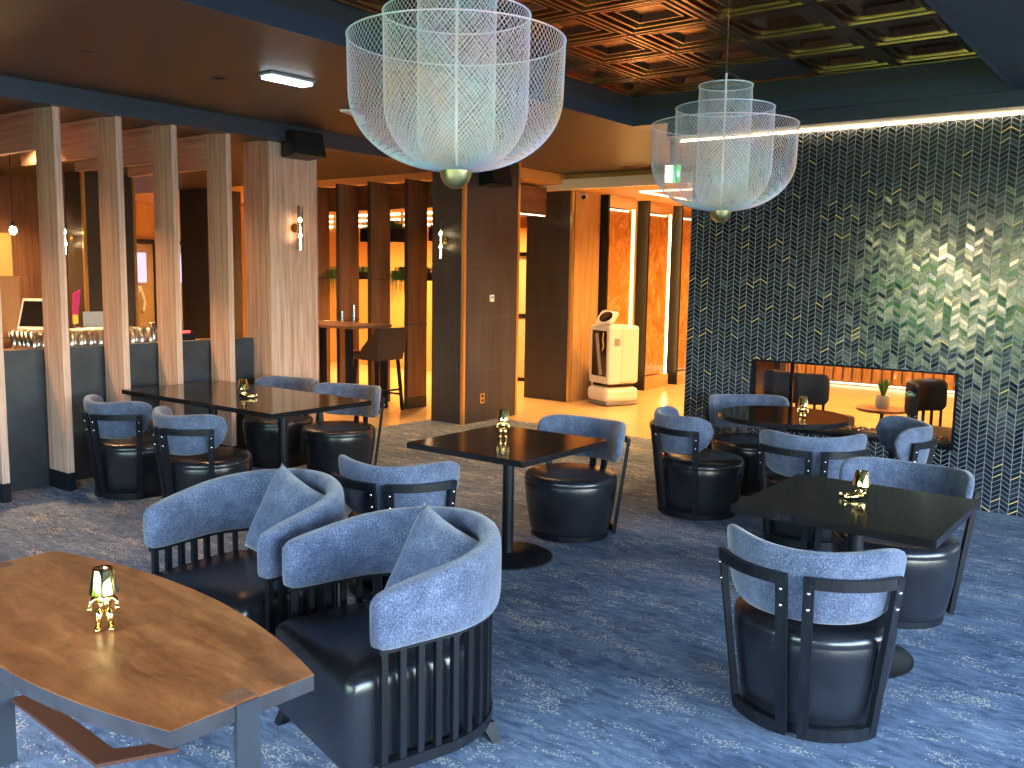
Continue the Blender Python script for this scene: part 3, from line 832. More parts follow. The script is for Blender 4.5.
figure_lamp('sit', 'gold seated figure lamp with stretched leg on the right square table', (-1.215, 4.33, .73), R(-50))
figure_lamp('sit', 'gold seated figure lamp on the long table by the walnut posts', (-5.87, 4.32, .77), R(125), 1.08)
figure_lamp('stand', 'gold figure lamp on the round table by the fireplace', (-2.26, 6.50, .73), R(20))

# ---------------------------------------------------------------- chandeliers
def chandelier(label, x, y):
    z0 = 2.06
    t = thing('mesh_chandelier', label, 'chandelier', (x, y, z0), 0, 'woven wire chandeliers')
    def shell(name, Rm, ztop, cyl0, nw):
        """profile: cylinder wall down to cyl0, then rounded to the cup"""
        prof = []
        for k in range(9): prof.append((Rm * (1 + .012 * (1 - k / 8.0)), ztop + (cyl0 - ztop) * k / 8))
        for k in range(1, 19):
            a = PI / 2 * k / 18
            prof.append((max(.035, Rm * math.cos(a) ** .9), cyl0 - (cyl0 - .062) * math.sin(a) ** 1.0))
        cu = bpy.data.curves.new(name, 'CURVE'); cu.dimensions = '3D'; cu.bevel_depth = .00075; cu.bevel_resolution = 0; cu.resolution_u = 1
        Ls = [0]
        for p, q in zip(prof, prof[1:]): Ls.append(Ls[-1] + math.hypot(p[0] - q[0], p[1] - q[1]))
        turn = Ls[-1] / Rm * .85
        for s in (-1, 1):
            for w in range(nw):
                sp = cu.splines.new('POLY'); sp.points.add(len(prof) - 1)
                for i, (r, z) in enumerate(prof):
                    a = 2 * PI * w / nw + s * turn * Ls[i] / Ls[-1]
                    sp.points[i].co = (r * math.cos(a), r * math.sin(a), z, 1)
        o_ = bpy.data.objects.new('tmp', cu); C.objects.link(o_)
        dg = bpy.context.evaluated_depsgraph_get(); me = bpy.data.meshes.new_from_object(o_.evaluated_get(dg))
        bpy.data.objects.remove(o_); me.name = name; me.materials.clear(); me.materials.append(MAT['wire'])
        o = bpy.data.objects.new(name, me); C.objects.link(o); o.parent = t
        b = B(); n = 72; r = Rm * 1.012
        tube(b, [(r * math.cos(2 * PI * k / n), r * math.sin(2 * PI * k / n), ztop) for k in range(n + 1)], .003, 6, False)
        link('rim_ring', b, 'wire', o, True)
    shell('outer_shell', .388, .525, .33, 116)
    shell('middle_shell', .262, .615, .30, 90)
    shell('inner_shell', .143, .735, .20, 56)
    smooth_angle(link('brass_cup', lathe(B(), [(.001, 0), (.02, .003), (.042, .018), (.055, .042), (.060, .070), (.057, .070), (.03, .05)], 36), 'brass', t), 40)
    b = B(); tube(b, [(0, 0, .06), (0, 0, 3.345 - z0)], .0028, 8)
    for k in range(3):
        a = 2 * PI * k / 3 + .3; tube(b, [(0, 0, .81), (.143 * math.cos(a), .143 * math.sin(a), .737)], .0014, 6)
    link('suspension_cable', b, 'chrome', t)
    b = B(); tube(b, [(0, 0, .08), (0, 0, .80)], .006, 8); link('light_rod', b, 'led_white2' if 'led_white2' in MAT else 'white_plastic', t)
    return t
ch = chandelier('large woven wire chandelier hanging nearest the viewer', -2.225, 2.58)
dup(ch, (-2.17, 4.755, 2.055), 0, 'woven wire chandelier hanging farther back, in front of the tiled wall')

# ---------------------------------------------------------------- sconces, speakers, ceiling fittings
def sconce(label, loc, rz):
    t = thing('wall_sconce', label, 'wall lamp', loc, rz, 'double glass tube wall sconces')
    # wall at y=0, tube stands out to -y
    smooth_angle(link('glass_tube', lathe(B(), [(.028, -.21), (.028, .21), (.026, .21), (.026, -.21)], 24, 0, -.09, cap=False), 'glass', t), 40)
    b = B(); tube(b, [(0, -.09, -.05), (0, -.09, .05)], .016, 12); tube(b, [(0, -.008, 0), (0, -.08, 0)], .008, 10)
    tube(b, [(0, -.001, 0), (0, -.012, 0)], .045, 20)
    link('brass_fitting', b, 'gold', t)
    for s in (-1, 1):
        b = B(); ball(b, (0, -.09, s * .075), .017, 1, 1, 1.3); link('bulb', b, 'bulb', t, True)
    return t
sconce('glass tube sconce on the wide walnut column', (-7.05, 5.80, 2.165), R(90))
sconce('glass tube sconce on the charcoal column with gold corners', (-7.06, 8.02, 2.135), 0)
sconce('glass tube sconce on the far charcoal column behind the bar', (-11.66, 6.0, 2.13), 0)
def speaker(label, loc, rz, mat='black_metal'):
    t = thing('wall_speaker', label, 'speaker', loc, rz, 'black wall speakers under the ceiling')
    b = B(); vs = [b.verts.new(p) for p in ((-.16, 0, -.12), (.16, 0, -.12), (.20, -.24, -.10), (-.20, -.24, -.10), (-.16, 0, .11), (.16, 0, .11), (.20, -.18, .13), (-.20, -.18, .13))]
    for f in ((0, 1, 2, 3), (7, 6, 5, 4), (0, 4, 5, 1), (1, 5, 6, 2), (2, 6, 7, 3), (3, 7, 4, 0)): b.faces.new([vs[i] for i in f])
    bmesh.ops.bevel(b, geom=b.edges[:], offset=.015, segments=2, profile=.5, affect='EDGES')
    link('cabinet', b, mat, t)
    b = B(); vs = [b.verts.new(p) for p in ((-.175, -.243, -.085), (.175, -.243, -.085), (.178, -.188, .115), (-.178, -.188, .115))]
    f = b.faces.new(vs); bmesh.ops.solidify(b, geom=[f], thickness=.004)
    link('grille', b, 'dark_trim', t)
    return t
speaker('black wedge speaker above the wide walnut column', (-7.03, 5.80, 2.93), R(90))
speaker('brown-lit wedge speaker at the top of the charcoal column', (-6.78, 8.42, 2.88), R(90))
def fixt(name, label, loc, mat, r=.035, spot=None, cat='light', group=None, energy=0, col=(1, .62, .3), ang=110):
    t = thing(name, label, cat, loc, 0, group)
    smooth_angle(link('trim_ring', lathe(B(), [(r + .018, -.004), (r + .018, 0), (r, 0), (r, -.004)], 28), 'dark_trim', t))
    link('lens', lathe(B(), [(r, -.003), (r, 0)], 24), mat, t)
    if energy:
        l = bpy.data.lights.new('downlight', 'SPOT'); l.energy = energy; l.color = col; l.spot_size = R(ang); l.spot_blend = .8; l.shadow_soft_size = .04
        o = bpy.data.objects.new('spot_light', l); C.objects.link(o); o.location = (loc[0], loc[1], loc[2] - .01)
    return t
WARM = (1.0, .55, .22)
gd = 'round downlights in the plain ceiling'
fixt('downlight', 'glowing round downlight in the dark ceiling above the long table', (-5.69, 4.02, CZ), 'downlight', energy=90, col=WARM, group=gd)
fixt('downlight', 'round downlight in the brown ceiling behind the nearer chandelier', (-5.76, 8.01, CZ), 'downlight', energy=90, col=WARM, group=gd)
fixt('downlight', 'round downlight in the brown ceiling left of the farther chandelier', (-5.83, 10.0, CZ), 'downlight', energy=90, col=WARM, group=gd)
fixt('downlight', 'unlit small round ceiling fitting near the top left corner', (-5.73, 3.10, CZ), 'dark_trim', r=.02, group=gd)
fixt('downlight', 'round downlight in the dark ceiling seen through the nearer chandelier', (-4.95, 5.9, CZ), 'downlight', energy=90, col=WARM, group=gd)
fixt('downlight', 'round downlight over the brown wooden table', (-3.1, -.9, CZ), 'downlight', r=.04, energy=110, col=WARM, group=gd)
t = thing('emergency_light', 'white oblong emergency light on the dark ceiling', 'light', (-5.23, 4.26, CZ), R(-2))
o = link('housing', boxm(-.075, .075, -.19, .19, -.022, 0, bev=.006), 'grey_plastic', t)
b = B(); box(b, -.062, .062, -.18, .18, -.045, -.022, bev=.018); link('lens', b, 'led_white', t)
t = thing('ceiling_projector', 'small pale fitting on the ceiling left of the nearer chandelier', 'fitting', (-5.85, 5.45, CZ), R(20))
b = B(); box(b, -.04, .04, -.16, .16, -.03, -.012, bev=.005); link('bracket', b, 'white_plastic', t)
b = B(); tube(b, [(0, .10, -.02), (.03, .13, -.09)], [.02, .035], 14); link('head', b, 'white_plastic', t)
t = thing('exit_sign', 'green and white running man exit sign seen through the farther chandelier', 'sign', (-4.47, 8.6, 2.80), R(18))
t.scale = (.5, .6, .85)
link('housing', boxm(-.17, .17, -.012, .02, -.10, .12), 'white_plastic', t)
link('ceiling_mount', boxm(-.08, .08, -.005, .012, .12, .40), 'white_plastic', t)
link('white_half', boxm(-.16, 0, -.016, -.012, -.09, .11), 'white_sign', t)
link('green_half', boxm(0, .16, -.016, -.012, -.09, .11), 'green_sign', t)
b = B(); prism(b, [(.03, .0), (.09, .0), (.09, .045), (.145, -.012), (.09, -.068), (.09, -.024), (.03, -.024)], 0, .003)
for v in b.verts: v.co = Vector((v.co.x, -.0165 - v.co.z, v.co.y + .022))
link('arrow', b, 'white_sign', t)
b = B(); ball(b, (-.07, -.018, .075), .014, 1, .2, 1)
for p_, q_ in (((-.075, .055), (-.085, .005)), ((-.075, .05), (-.045, .02)), ((-.075, .05), (-.115, .03)), ((-.085, .005), (-.05, -.03)), ((-.05, -.03), (-.055, -.07)), ((-.085, .005), (-.12, -.035)), ((-.12, -.035), (-.145, -.035))):
    beam(b, (p_[0], -.018, p_[1]), (q_[0], -.018, q_[1]), .012, .004, up=Vector((0, 1, 0)))
link('running_man', b, 'green_sign', t)
t = thing('security_camera', 'white dome security camera above the onyx panels', 'camera', (-6.93, 10.72, 2.88))
b = B(); lathe(b, [(.055, 0), (.06, -.02), (.058, -.05), (.045, -.075), (.02, -.09)], 24); link('dome_housing', b, 'white_plastic', t, True)
b = B(); ball(b, (.03, -.03, -.055), .033); link('lens', b, 'black_gloss', t, True)
t = thing('thermostat', 'small white thermostat on the charcoal column', 'thermostat', (-6.78, 8.53, 1.47))
link('body', boxm(0, .02, -.035, .035, -.04, .04, bev=.004), 'white_plastic', t); link('screen', boxm(.02, .022, -.02, .02, -.005, .025), 'grey_plastic', t)
t = thing('power_socket', 'brass power socket low on the charcoal column', 'socket', (-6.78, 8.38, .28))
link('plate', boxm(0, .006, -.04, .04, -.06, .06, bev=.002), 'brass', t)
b = B(); box(b, .006, .009, -.018, .018, .012, .042); box(b, .006, .009, -.018, .018, -.042, -.012); link('outlets', b, 'black_metal', t)

# ---------------------------------------------------------------- service robot
rb = thing('service_robot', 'white delivery robot with tilted screen head standing in the gold lobby', 'robot', (-6.42, 10.80, 0), R(-24))
# local: front is -y
def rbox(*a, bev=.03): return boxm(*a, bev=bev)
link('drive_base', rbox(-.25, .25, -.27, .27, .05, .25, bev=.06), 'white_plastic', rb)
o = link('base_skirt', rbox(-.235, .235, -.255, .255, .012, .06, bev=.012), 'grey_plastic', rb); o['label'] = 'dark bumper skirt'
link('wheel_gap', rbox(-.19, .19, -.2, .2, .25, .30, bev=.01), 'black_gloss', rb)
b = B(); box(b, -.24, .24, -.05, .26, .30, 1.09, bev=.04); link('body_shell', b, 'white_plastic', rb)
b = B(); box(b, -.24, -.16, -.24, -.04, .30, 1.09, bev=.02); box(b, .16, .24, -.24, -.04, .30, 1.09, bev=.02)
box(b, -.16, .16, -.24, -.04, 1.0, 1.09, bev=.012); box(b, -.16, .16, -.24, -.04, .30, .40, bev=.012)
link('tray_frame', b, 'white_plastic', rb)
b = B(); box(b, -.165, .165, -.246, -.238, .40, 1.02); link('tray_bay', b, 'black_gloss', rb)
for z in (.55, .72, .88): link('tray', boxm(-.158, .158, -.235, -.052, z, z + .015), 'grey_plastic', rb)
link('tray_back', boxm(-.158, .158, -.056, -.05, .4, 1.0), 'black_gloss', rb)
b = B(); beam(b, (-.05, -.252, .98), (.06, -.252, .42), .06, .010, up=Vector((0, 1, 0))); link('grey_strap', b, 'grey_plastic', rb)
b = B(); tube(b, [(.11, -.254, 1.0), (.10, -.256, .9), (.12, -.254, .82), (.10, -.254, .76)], .007, 8); link('orange_cord', b, 'yellow', rb)
link('label_plate', boxm(.2395, .243, -.16, -.07, .82, .92), 'grey_plastic', rb)
b = B(); box(b, -.15, .15, -.03, .03, -.12, .12, bev=.05)
hd_ = link('screen_head', b, 'white_plastic', rb, False, (.05, -.16, 1.19)); hd_.rotation_euler = (R(-38), 0, R(12))
b = B(); bmesh.ops.create_uvsphere(b, u_segments=24, v_segments=12, radius=1, matrix=Matrix.Translation((0, -.030, .0)) @ Matrix.Diagonal((.115, .008, .085, 1)))
link('face_screen', b, 'black_gloss', hd_, True)
t = thing('charging_dock', 'white charging dock on the floor against the charcoal column', 'charger', (-6.78, 11.06, 0), R(-28))
link('dock_body', rbox(-.10, .10, -.11, .11, 0, .46, bev=.03), 'white_plastic', t)
b = B(); tube(b, [(-.105, .0, .30), (-.112, .04, .22), (-.112, -.04, .15), (-.11, .02, .06), (-.11, 0, .01)], .006, 8); link('power_cable', b, 'black_metal', t)

# ---------------------------------------------------------------- bar table and stools
t = thing('bar_table', 'high dark wooden bar table by the fins', 'table', (-8.95, 8.05, 0))
link('tabletop', boxm(-.72, .62, -.38, .38, 1.055, 1.09, bev=.003), 'brown_wood', t)
for x, y in ((-.62, -.30), (.55, -.30), (-.62, .30), (.55, .30)): link('leg', boxm(x - .035, x + .035, y - .035, y + .035, 0, 1.055), 'black_metal', t)
MAT['leather_brown'] = plain('dark_brown_leather', (.035, .024, .022), .4)
def stool(label, loc, rz):
    t = thing('bar_stool', label, 'stool', loc, rz, 'dark leather bar stools')
    # front -y, back +y
    b = B(); box(b, -.22, .22, -.22, .20, .66, .76, bev=.025); link('seat', b, 'leather_brown', t)
    b = B(); vs = [b.verts.new(p) for p in ((-.23, .17, .66), (.23, .17, .66), (.25, .25, 1.07), (-.25, .25, 1.07), (-.23, .23, .66), (.23, .23, .66), (.25, .30, 1.07), (-.25, .30, 1.07))]
    for f in ((0, 1, 2, 3), (4, 7, 6, 5), (0, 4, 5, 1), (3, 2, 6, 7), (0, 3, 7, 4), (1, 5, 6, 2)): b.faces.new([vs[i] for i in f])
    for s in (-1, 1):
        ww = [b.verts.new(p) for p in ((s * .23, -.05, .66), (s * .23, -.05, .80), (s * .25, .25, 1.07), (s * .23, .19, .66), (s * .20, -.05, .66), (s * .20, -.05, .80), (s * .215, .25, 1.06), (s * .20, .19, .66))]
        for f in ((0, 1, 2, 3), (7, 6, 5, 4), (0, 4, 5, 1), (1, 5, 6, 2), (0, 3, 7, 4)): b.faces.new([ww[i] for i in f])
    link('backrest', b, 'leather_brown', t)
    for sx in (-1, 1):
        for sy in (-1, 1):
            b = B(); beam(b, (sx * .19, sy * .18, .66), (sx * .22, sy * .235, 0), .035, .035, up=Vector((0, 1, 0))); link('leg', b, 'black_wood', t)
    b = B(); box(b, -.205, .205, -.222, -.195, .20, .23); o = link('foot_rest', b, 'gold_trim', t); o['label'] = 'brass foot rest'
    b = B(); box(b, -.20, -.18, -.2, .2, .20, .225); box(b, .18, .20, -.2, .2, .20, .225); box(b, -.205, .205, .195, .215, .26, .285); link('stretcher', b, 'black_wood', t)
    return t
s0 = stool('dark leather bar stool with its back to the viewer, right end of the bar table', (-8.33, 8.16, 0), R(-90))
dup(s0, (-9.85, 8.0, 0), R(80), 'dark leather bar stool half hidden behind the wide walnut column')
def candle(label, loc, h=.16):
    t = thing('glass_candle_holder', label, 'candle holder', loc, 0, 'glass holders on the bar table')
    smooth_angle(link('glass_cylinder', lathe(B(), [(.03, 0), (.03, h), (.028, h), (.028, .01)], 20, cap=False), 'glass', t))
    link('candle', lathe(B(), [(.02, .002), (.02, .05)], 16), 'white_plastic', t)
    link('base', lathe(B(), [(.032, 0), (.032, .008)], 20), 'gold', t)
candle('shorter glass candle holder on the bar table', (-9.02, 8.2, 1.09), .15)
candle('taller glass candle holder with lid on the bar table', (-8.85, 8.25, 1.09), .24)

# ---------------------------------------------------------------- bar clutter
gg = 'rows of glass tumblers on the bar'
prof = [(.024, 0), (.026, .004), (.034, .165), (.0325, .165), (.025, .010), (.001, .009)]
tm = B(); lathe(tm, prof, 14, cap=False)
g0 = link('tumbler', tm, 'tumbler', None, True); first = True
k = 0
def put_glass(x, y, z, lab):
    global first
    o = g0 if first else g0.copy()
    if not first: C.objects.link(o)
    first = False; o.location = (x, y, z); tag(o, lab, 'glass', gg)
for r_, y0, y1, lab in ((0, 3.52, 3.92, 'clear tumbler in the row between the first two posts, left of the pink tap handle'), (0, 3.99, 4.55, 'clear tumbler in the rows right of the pink tap handle')):
    for xi in range(5):
        y = y0
        while y < y1:
            put_glass(-7.52 - xi * .085 + random.uniform(-.006, .006), y + random.uniform(-.006, .006), 1.06, lab); y += .078
for y in (4.62, 4.72, 4.84, 4.9):
    o = g0.copy(); C.objects.link(o); o.location = (-7.6, y, 1.06); o.scale = (1, 1, 1.25); tag(o, 'tall clear glass on the bar seen between the second and third post', 'glass', 'tall glasses between the posts')
tp = thing('beer_tap', 'chrome beer tap with a pink and yellow handle on the bar', 'tap', (-7.95, 4.09, 1.06), R(90))
b = B(); tube(b, [(0, 0, 0), (0, 0, .20)], .028, 16); tube(b, [(0, 0, .17), (0, -.10, .17), (0, -.12, .10)], .012, 10); link('spout_column', b, 'chrome', tp, True)
b = B(); box(b, -.022, .022, -.012, .012, .20, .28, bev=.006); link('handle_collar', b, 'yellow', tp)
b = B(); vs = [b.verts.new(p) for p in ((-.022, -.012, .28), (.022, -.012, .28), (.022, .012, .28), (-.022, .012, .28), (-.012, -.012, .46), (.05, -.012, .50), (.05, .012, .50), (-.012, .012, .46))]
for f in ((3, 2, 1, 0), (4, 5, 6, 7), (0, 1, 5, 4), (1, 2, 6, 5), (2, 3, 7, 6), (3, 0, 4, 7)): b.faces.new([vs[i] for i in f])
link('handle', b, 'pink', tp)
t = thing('card_holder', 'small grey metal sign plate standing on the bar', 'sign', (-8.0, 4.28, 1.06), R(65))
link('plate', boxm(-.085, .085, -.004, .004, .16, .30), 'grey_plastic', t); link('stem', boxm(-.01, .01, -.006, .006, 0, .16), 'chrome', t)
t = thing('till_tablet', 'white point of sale tablet with dark screen on the back counter', 'tablet', (-9.75, 4.56, 1.02), R(35))
t.scale = (1.1, 1.1, 1.2)
b = B(); box(b, -.16, .16, -.16, .10, 0, .06, bev=.02); link('stand', b, 'white_plastic', t)
b = B(); box(b, -.17, .17, -.012, .012, 0, .30, bev=.008); o = link('screen_housing', b, 'white_plastic', t, False, (0, .02, .06)); o.rotation_euler = (R(-25), 0, 0)
link('screen', boxm(-.145, .145, -.015, -.012, .03, .27), 'black_gloss', o)
t = thing('cardboard_box', 'open brown cardboard box at the left behind the bar', 'box', (-10.05, 4.22, 1.02), R(35))
t.scale = (1, 1, 1.5)
b = B(); S = .24
for a in ((-S, S, -S, -S + .006, 0, .42), (-S, S, S - .006, S, 0, .42), (-S, -S + .006, -S, S, 0, .42), (S - .006, S, -S, S, 0, .42), (-S, S, -S, S, 0, .006)): box(b, *a)
link('carton', b, 'cardboard', t)
b = B(); beam(b, (0, -S, .42), (0, -S - .18, .46), .46, .005); beam(b, (0, S, .42), (0, S + .18, .40), .46, .005); link('flaps', b, 'cardboard', t)
b = B(); lathe(b, [(.055, 0), (.055, .002)], 24)
for v in b.verts: v.co = Vector((v.co.x, -S - .002 - v.co.z, v.co.y + .2))
o = link('printed_mark', b, 'dark_trim', t); o['label'] = 'round dark printed mark'
t = thing('paper_pile', 'crumpled pale paper bag pile beside the tablet', 'paper', (-9.82, 3.72, 1.02))
b = B(); bmesh.ops.create_icosphere(b, subdivisions=3, radius=.15)
for v in b.verts: v.co *= 1 + .22 * math.sin(v.co.x * 40) * math.cos(v.co.y * 33); v.co.z = max(v.co.z * .8 + .10, 0)
link('crumple', b, 'white_paint', t)
b = B(); box(b, -.1, .06, .14, .3, 0, .09, bev=.02); link('yellow_box', b, 'yellow', t)
t = thing('pendant_bulb', 'small bare pendant bulb hanging far left behind the bar', 'lamp', (-10.0, 4.52, 2.13))
b = B(); ball(b, (0, 0, 0), .035, 1, 1, 1.3); link('bulb', b, 'bulb', t, True)
b = B(); tube(b, [(0, 0, .05), (0, 0, .835)], .004, 6); tube(b, [(0, 0, .03), (0, 0, .09)], .018, 10); link('cord', b, 'black_metal', t)
t = thing('terminal', 'small black terminal with red light on the bar edge', 'terminal', (-7.6, 4.93, 1.06))
link('body', boxm(-.06, .06, -.09, .09, 0, .12, bev=.01), 'black_metal', t); link('red_light', boxm(.05, .062, -.06, .03, .105, .125), 'red_led', t)
# wood panelling and ochre niche far left, seen between posts
struct('wall_bar_back', boxm(-13.2, -13.0, YB, 6.7, 0, 2.965), 'brown_wood')
np_ = tag(link('ochre_niche', boxm(-12.99, -12.9, 4.9, 5.80, 0, 2.2), 'ochre_wall'), 'glowing ochre wall niche at the far left behind the bar', 'niche')
# lit passage far behind with double doors and a person
struct('wall_passage', boxm(-16.0, -15.9, 7.0, 12.1, 0, 2.965), 'ochre_wall')
t = thing('double_door', 'dark double door with glazed upper panes far behind the bar', 'door', (-15.88, 9.75, 0), R(90))
b = B()
for a in ((-.9, -.82, -.06, 0, 0, 2.3), (.82, .9, -.06, 0, 0, 2.3), (-.82, .82, -.06, 0, 2.22, 2.3), (-.05, .05, -.06, 0, 0, 2.22)): box(b, *a)
link('frame', b, 'black_metal', t)
for x in (-.43, .43): link('window_pane', boxm(x - .22, x + .22, -.03, -.01, 1.5, 2.05), 'screen', t); 
for x in (-.43, .43): link('door_leaf', boxm(x - .38, x + .38, -.01, 0, 0, 2.22), 'frosted', t)
def person(label, loc, rz):
    me = bpy.data.meshes.new('person'); V = []; Ed = []; Rd = []
    def v(p, r, par=None):
        V.append(p); Rd.append(r)
        if par is not None: Ed.append((par, len(V) - 1))
        return len(V) - 1
    pel = v((0, 0, .95), .15); wa = v((0, 0, 1.12), .13, pel); chst = v((0, 0, 1.34), .15, wa); nk = v((0, 0, 1.5), .06, chst); hd1 = v((0, -.01, 1.6), .085, nk); hd2 = v((0, -.01, 1.7), .08, hd1)
    for s in (-1, 1):
        hp = v((s * .09, 0, .88), .10, pel); kn = v((s * .11, -.02, .48), .065, hp); an = v((s * .11, .02, .08), .045, kn); v((s * .12, -.12, .04), .04, an)
        sh = v((s * .18, 0, 1.40), .065, chst); el = v((s * .25, .02, 1.14), .045, sh); wr = v((s * .22, -.16, 1.0), .035, el); hnd = v((s * .21, -.22, .98), .028, wr)
    me.from_pydata(V, Ed, []); o = bpy.data.objects.new('person', me); C.objects.link(o)
    sk = o.modifiers.new('Skin', 'SKIN')
    for i, d in enumerate(me.skin_vertices[0].data): d.radius = (Rd[i], Rd[i] * .8); d.use_root = (i == 0)
    o.modifiers.new('Sub', 'SUBSURF').levels = 1
    m, nt, bb = newmat('person_clothes'); g = N(nt); sp = g.n('ShaderNodeSeparateXYZ'); g.l(g.obj(), sp.inputs[0])
    g.l(g.ramp(g.m('DIVIDE', sp.outputs[2], 1.8), [(0, (.03, .03, .04)), (.52, (.5, .35, .2)), (.565, (.75, .7, .65)), (.845, (.5, .3, .2))], 'CONSTANT'), bb.inputs['Base Color'])
    me.materials.append(m); o.location = loc; o.rotation_euler = (0, 0, rz)
    return tag(o, label, 'person')
person('distant person in a pale top standing in the lit passage behind the bar', (-15.3, 8.86, 0), R(60))

# ---------------------------------------------------------------- lobby seen through the fireplace
t = thing('slatted_reception_desk', 'wood slatted desk front in the lobby seen through the fireplace', 'desk', (-4.9, 15.6, 0), R(0))
link('desk_body', boxm(-1.6, 3.6, 0, .6, 0, 1.6), 'brown_wood', t)
for k in range(33): link('slat', boxm(-1.58 + k * .158, -1.455 + k * .158, -.05, 0, .06, 1.6), 'honey_dark', t)
link('light_strip', boxm(-1.6, 3.6, -.06, -.045, .02, .04), 'led_soft', t)
t = thing('side_table', 'small round side table in the lobby under the potted plant', 'table', (-2.55, 9.7, 0))
smooth_angle(link('tabletop', lathe(B(), [(.24, .42), (.25, .425), (.25, .445), (.245, .45)], 40), 'brown_wood', t)); link('stem', lathe(B(), [(.02, .02), (.02, .42)], 12), 'black_metal', t); link('foot', lathe(B(), [(.15, 0), (.15, .015)], 30), 'black_metal', t)
t = thing('potted_plant', 'small green plant in a white pot seen through the fireplace', 'plant', (-2.55, 9.7, .45))
smooth_angle(link('pot', lathe(B(), [(.05, 0), (.065, .02), (.072, .08), (.066, .13), (.06, .13), (.055, .11)], 24), 'terracotta', t))
b = B(); rnd = random.Random(3)
for k in range(110):
    a = rnd.uniform(0, 2 * PI); L = rnd.uniform(.08, .2); q = rnd.uniform(.15, .6); dx, dy = math.cos(a), math.sin(a); w = .008
    pts = [(dx * .01, dy * .01, .11), (dx * L * q * .5, dy * L * q * .5, .11 + L * .6), (dx * L * q, dy * L * q, .11 + L)]
    vs = [(b.verts.new((x - dy * ww, y + dx * ww, z)), b.verts.new((x + dy * ww, y - dx * ww, z))) for (x, y, z), ww in zip(pts, (w * .5, w, w * .2))]
    for p_, q_ in zip(vs, vs[1:]): b.faces.new((p_[0], p_[1], q_[1], q_[0]))
o = link('leaves', b, 'grass', t); o['kind'] = 'stuff'
MAT['fabric_grey'] = plain('dark_grey_wool', (.05, .045, .05), .95)
def lobby_chair(label, loc, rz, w=.34):
    t = thing('lobby_armchair', label, 'armchair', loc, rz, 'dark lobby armchairs behind the fireplace')
    pth = [(math.sin(R(-62 + 124 * k / 24)) * w * 1.05, math.cos(R(-62 + 124 * k / 24)) * w, math.sin(R(-62 + 124 * k / 24)), math.cos(R(-62 + 124 * k / 24)), -1 + 2 * k / 24) for k in range(25)]
    link('backrest', padx(B(), pth, lambda u: .86, lambda u: .56, .07, endp=12, emin=.7), 'fabric_grey', t, True)
    for k in range(9):
        a = R(-56 + 14 * k); b = B(); beam(b, (math.sin(a) * w, math.cos(a) * w, .38), (math.sin(a) * w, math.cos(a) * w, .57), .022, .02, up=Vector((math.sin(a), math.cos(a), 0))); link('slat', b, 'black_wood', t)
    b = B(); box(b, -w + .02, w - .02, -w, w - .04, .26, .42, bev=.04); link('seat', b, 'fabric_grey', t)
    for x, y in ((-1, -1), (1, -1), (1, 1), (-1, 1)): link('leg', boxm(x * (w - .07) - .015, x * (w - .07) + .015, y * (w - .09) - .015, y * (w - .09) + .015, 0, .27), 'black_wood', t)
    return t
k0 = lobby_chair('dark grey lobby armchair with slats seen at the left of the fireplace opening', (-3.05, 8.95, 0), R(165))
dup(k0, (-1.72, 8.75, 0), R(80), 'dark grey lobby armchair seen at the right edge of the fireplace opening')
lc = thing('lobby_column', 'dark metal framed post beyond the left end of the fireplace', 'column', (-4.05, 10.6, 0)); link('shaft', boxm(-.1, .1, -.1, .1, 0, 2.9), 'black_metal', lc)

# ---------------------------------------------------------------- garden outside the windows
def tree(x, y, h, r, seed, label):
    rnd = random.Random(seed); t = thing('garden_tree', label, 'tree', (x, y, -.2), 0, 'garden trees outside the windows')
    b = B(); tube(b, [(0, 0, 0), (.05, .03, h * .35), (0, 0, h * .7)], [.14, .1, .05], 8); link('trunk', b, 'bark', t)
    b = B()
    for k in range(1700):
        th = rnd.uniform(0, 2 * PI); ph = math.acos(rnd.uniform(-1, 1)); q = r * rnd.uniform(.6, 1.05)
        c = Vector((math.cos(th) * math.sin(ph) * q, math.sin(th) * math.sin(ph) * q, h * .62 + math.cos(ph) * q * 1.25))
        s = rnd.uniform(.09, .2); n_ = Vector((rnd.uniform(-1, 1), rnd.uniform(-1, 1), rnd.uniform(-1, 1))).normalized(); u = n_.orthogonal().normalized() * s; v = n_.cross(u).normalized() * s * .6
        b.faces.new([b.verts.new(c + u), b.verts.new(c + v), b.verts.new(c - u), b.verts.new(c - v)])
    o = link('foliage', b, 'leaf_out', t); o['kind'] = 'stuff'
for i, (x, y, h, r) in enumerate([(-9.5, -9.5, 4.6, 1.7), (-6.2, -8.6, 4.2, 1.5), (-3.1, -9.2, 4.8, 1.5), (.6, -9.4, 4.6, 1.6), (4.4, -9, 4.2, 1.5)]):
    tree(x, y, h, r, 20 + i, ['leafy garden tree outside, far left of the window wall', 'leafy garden tree outside the second window', 'leafy garden tree outside the middle window', 'taller leafy garden tree set back from the windows', 'leafy garden tree outside the right corner'][i])

